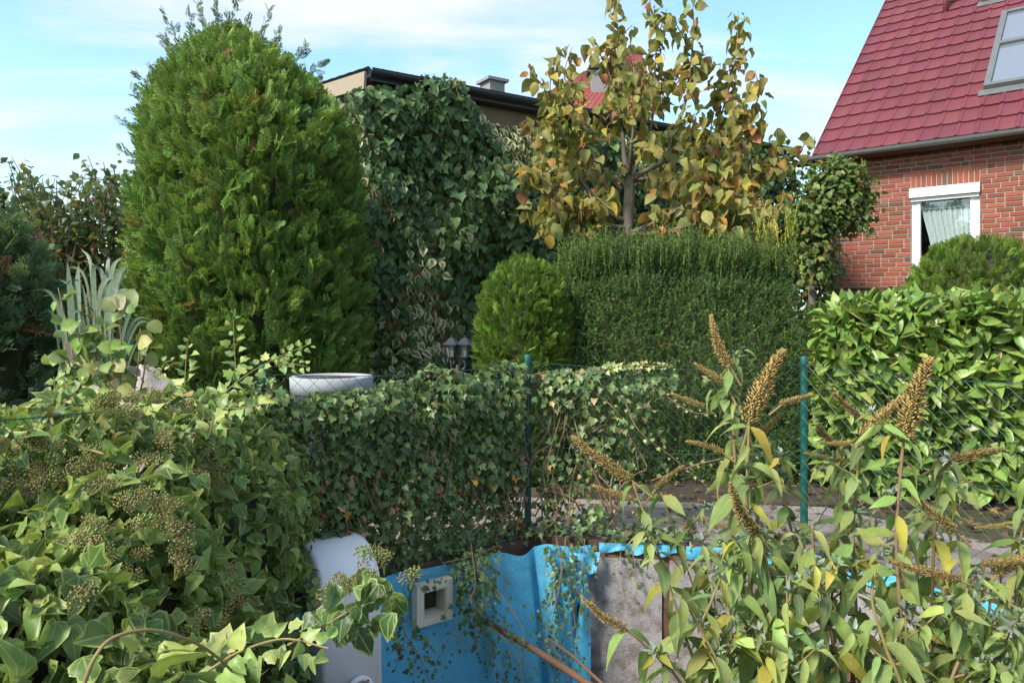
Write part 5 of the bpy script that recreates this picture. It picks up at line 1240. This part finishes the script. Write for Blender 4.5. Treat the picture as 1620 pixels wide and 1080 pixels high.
def ell_pts(n, shrink=1.0):
    ar = (EL[:, 3] * EL[:, 4] + EL[:, 4] * EL[:, 5] + EL[:, 3] * EL[:, 5]) / np.maximum(EL[:, 1], .8) ** 0.6
    out, nr = [], []
    while len(out) < n:
        i = rng.choice(len(EL), p=ar / ar.sum()); v = norm(rvec(1)[0]); r_ = EL[i, 3:]; p = EL[i, :3] + v * r_ * shrink
        if p[2] < (0.02 if i > 1 else -0.75): continue
        if (((p - EL[:, :3]) / (EL[:, 3:] * shrink)) ** 2).sum(1).min() < 0.86: continue
        out.append(p); nr.append(norm(v / r_))
    return np.array(out), np.array(nr)
n = 16500; P, nr = ell_pts(n); nv = noise3(P, 4.0, 1) + 0.6 * noise3(P, 9.0, 5)
P = P + nr * (0.055 * nv - rng.random(n) ** 1.7 * 0.11)[:, None]
D = norm(nr * 0.25 + np.array((0.1, -0.35, -0.45)) + rvec(n, .55)); N = norm(nr * 0.75 + UP * 0.45 + rvec(n, .52))
S = (0.030 + 0.048 * rng.random(n) ** 1.4) * np.clip(1.2 - (P[:, 1] - 1.0) * 0.16, 0.75, 1.2)
topness = np.clip(nr[:, 2], 0, 1)
C = tints(n, [(4, (0.062, 0.108, 0.026)), (3, (0.092, 0.148, 0.034)), (2.6, (0.140, 0.195, 0.045)), (1.3, (0.21, 0.25, 0.065)), (.12, (0.26, 0.18, 0.07))])
foliage(iv, P, D, N, S, C, IVY_MIX, 'ivy', parts=300, cell=13, wscale=rng.uniform(0.72, 1.08, n))
def eivy(u, v):
    return None
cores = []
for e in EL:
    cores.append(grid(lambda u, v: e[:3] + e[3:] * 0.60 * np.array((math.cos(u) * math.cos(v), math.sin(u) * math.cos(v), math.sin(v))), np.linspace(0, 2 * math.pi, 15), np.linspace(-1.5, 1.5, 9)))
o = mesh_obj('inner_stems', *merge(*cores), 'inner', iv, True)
# umbels of buds and berries
def umbel_t(seed, n=26, heads=1):
    r = random.Random(seed); V, Fc, C = [], [], []
    for h in range(heads):
        hc_ = np.array((0, 0, 0)) if heads == 1 else np.array((r.uniform(-1.5, 1.5), r.uniform(-1.2, 1.2), r.uniform(-.6, .6)))
        green = r.random() < 0.13
        for i in range(n):
            z = 1 - 1.75 * (i + 0.5) / n; a = i * 2.39996; q = math.sqrt(max(0, 1 - z * z)); c = hc_ + np.array((q * math.cos(a), q * math.sin(a), z)) * r.uniform(.8, 1.05); s = r.uniform(.14, .21) * (1.2 if green else 1); k = len(V)
            V += [tuple(c + np.array(d_) * s) for d_ in ((1, 0, 0), (-.5, .87, 0), (-.5, -.87, 0), (0, 0, 1), (0, 0, -1))]
            Fc += [(k, k + 1, k + 3), (k + 1, k + 2, k + 3), (k + 2, k, k + 3), (k + 1, k, k + 4), (k + 2, k + 1, k + 4), (k, k + 2, k + 4)]
            g = r.uniform(.7, 1.25); col = (0.15, 0.22, 0.06) if green else (0.29, 0.25, 0.11) if r.random() < .72 else (0.20, 0.145, 0.075); C += [tuple(x * g for x in col)] * 5
            k = len(V); d_ = (c - hc_) ; V += [tuple(hc_ * 1.0 + (0, 0, -.3)), tuple(c + np.array((.03, .03, 0))), tuple(c - np.array((.03, .03, 0)))]; Fc.append((k, k + 1, k + 2)); C += [(0.2, 0.2, 0.07)] * 3
        k = len(V); b_ = np.array((0, 0, -2.6)); t_ = hc_ + np.array((0, 0, -.3)); V += [tuple(b_ + (.06, 0, 0)), tuple(b_ - (.06, 0, 0)), tuple(t_ - (.05, 0, 0)), tuple(t_ + (.05, 0, 0))]; Fc.append((k, k + 1, k + 2, k + 3)); C += [(0.24, 0.24, 0.07)] * 4
    return Tmpl(V, Fc, np.zeros((len(V), 2)), None, C)
UMB = [umbel_t(1), umbel_t(2), umbel_t(3, 20, 3), umbel_t(4, 18, 4), umbel_t(8, 20, 3)]
spots = [(210, 640), (180, 625), (240, 620), (160, 650), (285, 650), (310, 700), (320, 715), (130, 730), (165, 740), (100, 760), (60, 770), (20, 740), (45, 745), (190, 790), (205, 800), (220, 830), (250, 815), (265, 800), (150, 830), (215, 875), (170, 880), (130, 850), (270, 840), (300, 860), (125, 945), (200, 900), (285, 895), (315, 980), (360, 960), (375, 930), (395, 950), (410, 965), (375, 905), (285, 1000), (425, 985), (255, 820), (175, 860), (240, 790), (110, 745), (80, 740), (300, 640), (60, 690), (30, 700), (330, 735), (140, 705), (265, 690), (230, 720), (345, 990), (440, 970), (320, 750), (195, 655), (225, 650), (205, 628), (255, 640), (170, 640), (90, 715), (15, 765), (150, 775)]
def surf_depth(px, py):
    d_ = np.array(((px - CX) / F, 1.0, -(py - HY) / F)); C0_ = np.array((0, 0, CZ)); best = None
    for e in EL:
        o_ = (C0_ - e[:3]) / e[3:]; q = d_ / e[3:]; A = q @ q; B = 2 * o_ @ q; C1_ = o_ @ o_ - 1; dsc = B * B - 4 * A * C1_
        if dsc > 0:
            t_ = (-B - math.sqrt(dsc)) / 2 / A
            if t_ > 0.2 and (best is None or t_ < best): best = t_
    return best
for (x, y) in spots + [(a + random.uniform(-22, 22), b + random.uniform(-14, 14)) for a, b in spots]:
    Y = surf_depth(x, y) or surf_depth(x, y + 25) or 2.6
    k = random.randrange(5); o = bpy.data.objects.new('umbel', UMB[k].mesh('umbel', 'flower')); o.parent = iv
    o.location = tuple(at(x, y, Y - 0.05) - origin_of(iv)); s = random.uniform(.0125, .018) * (1.35 if Y < 1.5 else 1); o.scale = (s, s, s); o.rotation_euler = (random.uniform(-.6, .6) + .3, random.uniform(-.6, .6), random.uniform(0, 6)); g = random.uniform(.8, 1.25); o.color = (g, g, g, 1); COL.objects.link(o)
# shoots and bare stems
YG = [(2, (0.15, 0.22, 0.06)), (1, (0.22, 0.27, 0.08)), (1, (0.10, 0.16, 0.05))]
for pts, nl, s0_, s1_ in (([(335, 640, 2.7), (380, 600, 2.75), (430, 570, 2.8), (492, 543, 2.85)], 26, .035, .05), ([(375, 600, 2.8), (371, 555, 2.8), (369, 505, 2.8)], 12, .035, .05), ([(292, 610, 2.8), (294, 575, 2.8), (297, 540, 2.8)], 11, .035, .05), ([(330, 690, 2.4), (345, 650, 2.4), (380, 645, 2.35), (410, 640, 2.3)], 14, .04, .055), ([(90, 650, 2.3), (87, 620, 2.3), (85, 595, 2.3)], 8, .035, .05),
                          ([(330, 1060, 1.25), (380, 1030, 1.25), (450, 1010, 1.25), (520, 1025, 1.2)], 22, .035, .05), ([(440, 580, 3.1), (455, 575, 3.1), (488, 580, 3.1)], 10, .03, .045), ([(250, 600, 3.0), (260, 575, 3.0), (272, 570, 3.0)], 7, .03, .045), ([(180, 680, 2.3), (240, 680, 2.3), (310, 685, 2.25)], 22, .03, .045), ([(120, 640, 2.4), (105, 610, 2.45), (100, 590, 2.45)], 8, .03, .05)):
    leafy_shoot(iv, catmull([at(*q) for q in pts], 8), nl, s0_, s1_, YG, IVY, 'ivy', r=0.0028)
for pts, r0 in (([(130, 1090, 1.02), (150, 1040, 1.02), (180, 1008, 1.04), (240, 996, 1.08), (300, 1012, 1.12), (345, 1040, 1.18), (380, 1075, 1.28)], .0052), ([(80, 655, 2.15), (88, 680, 2.05), (110, 700, 1.98), (165, 718, 1.9)], .008), ([(335, 640, 2.6), (320, 665, 2.45), (285, 715, 2.2)], .010), ([(455, 1020, 1.25), (520, 985, 1.27), (580, 950, 1.3)], .004)):
    mesh_obj('stem', *tube(catmull([at(*q) for q in pts], 8), r0 * .6, r0 * 0.4, 7), 'twig_green', iv, True)
# the branch with heavy flower heads in front of the white unit
leafP = [(600, 935), (590, 960), (560, 965), (545, 985), (600, 985), (575, 940), (612, 940), (620, 960), (530, 960), (520, 975), (605, 925), (555, 920), (590, 1000), (540, 1005), (570, 1010), (615, 965), (500, 985), (565, 975), (610, 985), (525, 940), (618, 975), (585, 915)]
T_ = np.array([at(x + random.uniform(-6, 6), y + random.uniform(-6, 6) - 12, 1.32 + random.uniform(-.06, .06)) for x, y in leafP * 2]); n = len(T_)
foliage(iv, T_, norm(np.array((0, -.1, -1.0)) + rvec(n, .45)), norm(np.array((0, -.8, .5)) + rvec(n, .4)), rng.uniform(.034, .054, n), tints(n, [(2, (0.05, 0.095, 0.032)), (1, (0.075, 0.12, 0.04))]), IVY[2:], 'ivy', rest='hanging_foliage')
for (x, y) in ((575, 870), (600, 875), (575, 895), (588, 908), (530, 925), (545, 930), (520, 935), (555, 920), (640, 915), (620, 945), (510, 940), (535, 915), (600, 885), (650, 905)):
    k = random.randrange(5); o = bpy.data.objects.new('umbel', UMB[k].mesh('umbel', 'flower')); o.parent = iv; o.location = tuple(at(x, y, 1.32) - origin_of(iv)); s = random.uniform(.010, .0135); o.scale = (s, s, s); o.rotation_euler = (random.uniform(-.5, .5) + .3, random.uniform(-.5, .5), random.uniform(0, 6)); COL.objects.link(o)

# ================================================================== BUDDLEIA
def panicle_t(seed, bend, n=560):
    r = random.Random(seed); V, Fc, C = [], [], []
    for i in range(n):
        y = (i + r.random()) / n; a = i * 2.39996; rad = 0.125 * (1 - y) ** 0.5 * (0.6 + 0.4 * min(1, y * 6)) + 0.01; rad *= r.uniform(.35, 1.12) * (0.85 + 0.42 * mnoise.noise(Vector((y * 7 + seed * 3, math.cos(a) * .8, math.sin(a) * .8))))
        c = np.array((bend * y * y + rad * math.cos(a), y - 0.1 * abs(bend) * y, rad * math.sin(a))); d_ = norm(np.array((math.cos(a), 0.75, math.sin(a)))); L = r.uniform(.05, .10); w = .0115; q = norm(np.cross(d_, (0.1, 0.3, 1))); e = np.cross(d_, q); k = len(V)
        V += [tuple(c - d_ * L * .5), tuple(c + q * w), tuple(c - q * .5 * w + e * w), tuple(c - q * .5 * w - e * w), tuple(c + d_ * L * .5)]
        Fc += [(k, k + 2, k + 1), (k, k + 3, k + 2), (k, k + 1, k + 3), (k + 4, k + 1, k + 2), (k + 4, k + 2, k + 3), (k + 4, k + 3, k + 1)]
        g = r.uniform(.6, 1.35); col = (0.36, 0.265, 0.10) if r.random() < .72 else (0.22, 0.15, 0.065); C += [tuple(x * g for x in col)] * 5
    for j in range(8):
        y0_, y1_ = j / 8, (j + 1) / 8; k = len(V); f = lambda y: np.array((bend * y * y, y - 0.1 * abs(bend) * y, 0)); w = .02 * (1 - y0_) + .004
        V += [tuple(f(y0_) + (w, 0, 0)), tuple(f(y0_) - (w, 0, 0)), tuple(f(y1_) - (w, 0, 0)), tuple(f(y1_) + (w, 0, 0)), tuple(f(y0_) + (0, 0, w)), tuple(f(y0_) - (0, 0, w)), tuple(f(y1_) - (0, 0, w)), tuple(f(y1_) + (0, 0, w))]
        Fc += [(k, k + 1, k + 2, k + 3), (k + 4, k + 5, k + 6, k + 7)]; C += [(0.2, 0.15, 0.05)] * 8
    return Tmpl(V, Fc, np.zeros((len(V), 2)), None, C)
PAN = [panicle_t(1, 0.12), panicle_t(2, 0.30), panicle_t(3, -0.15)]
def rosette_t(seed):
    r = random.Random(seed); V, Fc = [], []
    for i in range(8):
        a = i * 0.785 + r.uniform(-.2, .2); el = r.uniform(.2, 1.1) if i < 5 else 1.3; L = r.uniform(.7, 1.1); d_ = np.array((math.cos(a) * math.cos(el), math.sin(a) * math.cos(el), math.sin(el))); s_ = norm(np.cross(d_, UP + .01)); u_ = np.cross(s_, d_); k = len(V)
        for q, w in ((0, .03), (.35, .13), (.7, .10), (1, .0)):
            p = d_ * q * L - UP * .25 * q * q; V += [tuple(p - s_ * w + u_ * w * .4), tuple(p), tuple(p + s_ * w + u_ * w * .4)]
        for j in range(3):
            b_ = k + 3 * j; Fc += [(b_, b_ + 1, b_ + 4, b_ + 3), (b_ + 1, b_ + 2, b_ + 5, b_ + 4)]
    return Tmpl(V, Fc, np.zeros((len(V), 2)))
ROS = [rosette_t(1), rosette_t(2)]
def buddleia(th, stems, pans, base):
    T_, D_, N_, S_, C_ = [], [], [], [], []; RT = []
    def leaves(P, n0, sc, dens, start):
        seg = np.linalg.norm(np.diff(P, axis=0), axis=1); cum = np.r_[0, np.cumsum(seg)]; nn_ = max(3, int(cum[-1] * (1 - start) / dens))
        for j, dd in enumerate(np.linspace(cum[-1] * start, cum[-1] * 0.985, nn_)):
            p = np.array([np.interp(dd, cum, P[:, i]) for i in range(3)]); py = HY - (p[2] - CZ) / p[1] * F
            if py > 1180: continue
            a0_ = (j % 2) * math.pi / 2 + n0
            f = dd / cum[-1]
            for s in (0, math.pi):
                a = a0_ + s + random.uniform(-.35, .35); out = np.array((math.cos(a), math.sin(a), 0)); dr = random.uniform(0.25, 1.35)
                T_.append(p + out * .005); D_.append(norm(out * 0.9 + np.array((0, 0, 0.35 - dr * 1.0)))); N_.append(norm(UP * .7 + out * .5 + np.array((0, -.25, 0)) + rvec(1, .25)[0]))
                S_.append(sc * random.uniform(.72, 1.12) * (1.0 if f < .8 else 0.75))
                yel = random.random() < (0.13 if py > 850 else 0.06)
                C_.append(tints(1, [(1, (0.28, 0.235, 0.04)), (1, (0.23, 0.225, 0.045))])[0] if yel else tints(1, [(3, (0.14, 0.195, 0.058)), (2, (0.18, 0.23, 0.07)), (1.2, (0.105, 0.155, 0.058)), (1.0, (0.225, 0.26, 0.08))])[0])
            if random.random() < 0.55: RT.append(p + rvec(1, .012)[0])
            if random.random() < 0.22 and f > .3 and sc > .1:
                a = random.uniform(0, 6.28); e_ = p + np.array((math.cos(a), math.sin(a), 0)) * random.uniform(.05, .11) + UP * random.uniform(.04, .10)
                Q = catmull([p, (p + e_) / 2 + UP * -.005, e_], 4); mesh_obj('side_shoot', *tube(Q, .0028, .0018, 5), 'twig_green', th); leaves(Q, random.random() * 3, sc * .6, .022, .3); RT.append(e_)
    cxm = np.mean([q[0][0][0] for q in stems])
    for j in range(10):
        x_ = cxm + random.uniform(-40, 130); Yj = random.uniform(1.6, 2.15); tx_ = x_ + random.uniform(-60, 60); ty_ = random.uniform(800, 1010)
        stems = stems + [([(x_, 1170, Yj), ((x_ + tx_) / 2 + random.uniform(-15, 15), (1170 + ty_) / 2, Yj), (tx_, ty_, Yj + random.uniform(-.1, .1))], .0045)]
    for i, (pts, r0) in enumerate(stems):
        W = [at(*q) for q in pts]; b_ = np.array((base[0] + random.uniform(-.12, .12), base[1] + random.uniform(-.12, .12), -DEPTH)); W = [b_, b_ * .45 + W[0] * .55 + np.array((0, 0, .02))] + W
        P = catmull(W, 8); mesh_obj('stem', *tube(P, r0, r0 * .42, 7), 'twig_green' if i % 3 else 'twig', th, True); leaves(P[12:], i * .7, 0.112, 0.060 if base[0] < 0.9 and i in (2, 3, 5, 7) else 0.042, 0.05)
    T_ = np.array(T_); keep = T_[:, 1] > 0.9
    T_, D_, N_, S_, C_ = T_[keep], np.array(D_)[keep], np.array(N_)[keep], np.array(S_)[keep], np.array(C_)[keep]
    foliage(th, T_, D_, N_, S_, C_, BUDD, 'buddleia', parts=300, cell=8, wscale=rng.uniform(0.88, 1.2, len(T_)))
    if RT:
        RT = np.array(RT); m = len(RT); foliage(th, RT, norm(rvec(m, 1) * (1, 1, .2)), norm(UP + rvec(m, .35)), rng.uniform(.022, .040, m), tints(m, [(1, (0.15, 0.18, 0.14)), (1, (0.12, 0.155, 0.105))]), ROS, 'silver', name='silver_shoot', rest='silver_shoots', parts=120, cell=4)
    for (bx, by_, tx_, ty_, Y, k, fat) in pans:
        b_, t_ = at(bx, by_, Y), at(tx_, ty_, Y + random.uniform(-.04, .04)); dv = t_ - b_; L = np.linalg.norm(dv) * 1.06
        M = frames(dv[None], np.array([(0, -1.0, 0.15)]))[0] * L; M[:, 0] *= fat * (1 if dv[0] < 0 else -1) if k == 1 else fat; M[:, 2] *= fat
        if np.linalg.det(M) < 0: M[:, 2] *= -1
        o = bpy.data.objects.new('flower_spike', PAN[k].mesh('flower_spike', 'flower')); mt = np.eye(4); mt[:3, :3] = M; mt[:3, 3] = b_ - origin_of(th); o.parent = th; o.matrix_basis = Matrix(mt.tolist()); g = random.uniform(.85, 1.2); o.color = (g, g, g, 1); COL.objects.link(o)
        # stalk that joins the spike to the nearest stem
        mesh_obj('spike_stalk', *tube([b_ - dv * .35 - UP * .015, b_ + dv * .1], .0035, .003, 5), 'twig_green', th)
bl_ = thing('butterfly_bush', 'seeding butterfly bush with lime leaves left of the right fence post', 'bush', (0.62, 1.95, -DEPTH), 'butterfly bushes in the pool')
buddleia(bl_, [([(1185, 1150, 1.85), (1180, 1000, 1.85), (1170, 850, 1.87), (1163, 730, 1.9), (1158, 640, 1.9), (1152, 575, 1.9)], .0075),
               ([(1195, 1150, 1.75), (1188, 950, 1.75), (1182, 800, 1.78), (1185, 665, 1.8)], .008), ([(1120, 1150, 1.9), (1075, 980, 1.9), (1040, 870, 1.92), (1000, 760, 1.95)], .006),
               ([(1130, 1200, 1.7), (1070, 1070, 1.68), (1020, 1020, 1.66), (988, 992, 1.65)], .005), ([(1210, 1150, 1.65), (1225, 1000, 1.65), (1215, 900, 1.68), (1196, 840, 1.7)], .006),
               ([(1150, 1160, 2.0), (1120, 1000, 2.0), (1080, 880, 2.05), (1045, 775, 2.05)], .005), ([(1240, 1150, 2.0), (1260, 1000, 2.0), (1262, 900, 2.0), (1235, 760, 2.0), (1215, 690, 2.0)], .006),
               ([(1150, 1150, 1.6), (1140, 1060, 1.6), (1100, 980, 1.6), (1075, 940, 1.6)], .005)],
         [(1155, 578, 1107, 514, 1.9, 1, 1.0), (1185, 668, 1222, 553, 1.8, 0, 1.15), (1152, 606, 1098, 581, 1.9, 0, .9), (1114, 642, 1063, 628, 1.95, 0, .8), (1144, 714, 1090, 692, 1.9, 2, .8), (1234, 640, 1284, 620, 1.9, 0, .8), (1200, 690, 1232, 652, 1.85, 0, .9),
          (998, 757, 904, 702, 1.95, 0, .8), (1037, 772, 1077, 734, 2.05, 0, .8), (1198, 842, 1138, 790, 1.7, 1, 1.1), (990, 993, 914, 966, 1.65, 1, .85), (1000, 788, 940, 774, 1.98, 0, .75), (1200, 850, 1170, 900, 1.8, 0, .8), (1150, 835, 1112, 820, 1.95, 0, .8), (1225, 850, 1258, 838, 1.9, 0, .9)], (0.62, 1.95))
br_ = thing('butterfly_bush', 'seeding butterfly bush with lime leaves at the right edge before the laurel', 'bush', (1.18, 2.0, -DEPTH), 'butterfly bushes in the pool')
buddleia(br_, [([(1410, 1150, 1.8), (1425, 1000, 1.8), (1418, 850, 1.8), (1430, 690, 1.8)], .008), ([(1350, 1150, 1.9), (1355, 1000, 1.9), (1350, 840, 1.9), (1362, 690, 1.9)], .007), ([(1480, 1150, 1.9), (1475, 1000, 1.9), (1478, 850, 1.9), (1490, 735, 1.9)], .007),
               ([(1340, 1150, 1.7), (1315, 1000, 1.7), (1290, 900, 1.75), (1285, 830, 1.75)], .006), ([(1550, 1150, 1.8), (1560, 1020, 1.8), (1570, 910, 1.8)], .006), ([(1600, 1200, 2.0), (1605, 1000, 2.0), (1615, 850, 2.0), (1640, 720, 2.0)], .007),
               ([(1500, 1150, 1.65), (1525, 1020, 1.65), (1530, 930, 1.65)], .006), ([(1440, 1150, 1.6), (1400, 1020, 1.6), (1380, 950, 1.62), (1385, 900, 1.64)], .006), ([(1300, 1150, 2.05), (1310, 1000, 2.05), (1325, 860, 2.05), (1330, 740, 2.05)], .006),
               ([(1640, 1150, 1.7), (1650, 1050, 1.7), (1640, 950, 1.7)], .006), ([(1400, 1150, 2.1), (1410, 980, 2.1), (1440, 860, 2.1), (1500, 780, 2.1), (1540, 760, 2.1)], .006)],
         [(1430, 695, 1453, 569, 1.8, 0, 1.15), (1364, 690, 1426, 618, 1.88, 0, .9), (1364, 662, 1317, 629, 1.9, 0, .9), (1488, 733, 1580, 702, 1.9, 0, .8), (1512, 838, 1442, 792, 1.75, 0, .9), (1335, 728, 1274, 722, 2.0, 0, .75), (1518, 915, 1416, 899, 1.7, 0, .8), (1575, 908, 1628, 868, 1.8, 0, 1.1),
          (1322, 702, 1290, 678, 1.95, 0, .9), (1548, 893, 1622, 880, 1.8, 0, .9), (1345, 700, 1300, 705, 1.9, 0, .9), (1505, 955, 1492, 935, 1.65, 0, 1.3), (1590, 830, 1545, 838, 1.9, 0, .8)], (1.18, 2.0))

# ================================================================== fallen leaves
n = 1700; P = np.c_[rng.uniform(-1.6, 3.6, n), rng.uniform(2.6, 5.6, n), np.full(n, 0.0)]
dd = np.abs((P[:, :2] - PC) @ np.array([[math.cos(R(45) * i + ang + math.pi / 2) for i in range(8)], [math.sin(R(45) * i + ang + math.pi / 2) for i in range(8)]])).max(1)
ap = side / 2 / math.tan(R(22.5)); P = P[dd > ap + 0.04]; n = len(P); P[:, 2] = 0.022 + rng.random(n) * 0.01
fl = thing('fallen_leaves', 'scattered brown fallen leaves on the boards and soil round the pool', 'leaves', (0.6, 4.5, 0), kind='stuff')
foliage(fl, P, norm(rvec(n) * (1, 1, .1)), norm(UP + rvec(n, .18)), rng.uniform(.02, .06, n), tints(n, [(3, (0.12, 0.075, 0.04)), (1, (0.26, 0.14, 0.04)), (1, (0.10, 0.06, 0.035))]), BROAD, 'simple', rest='scattered_leaves')
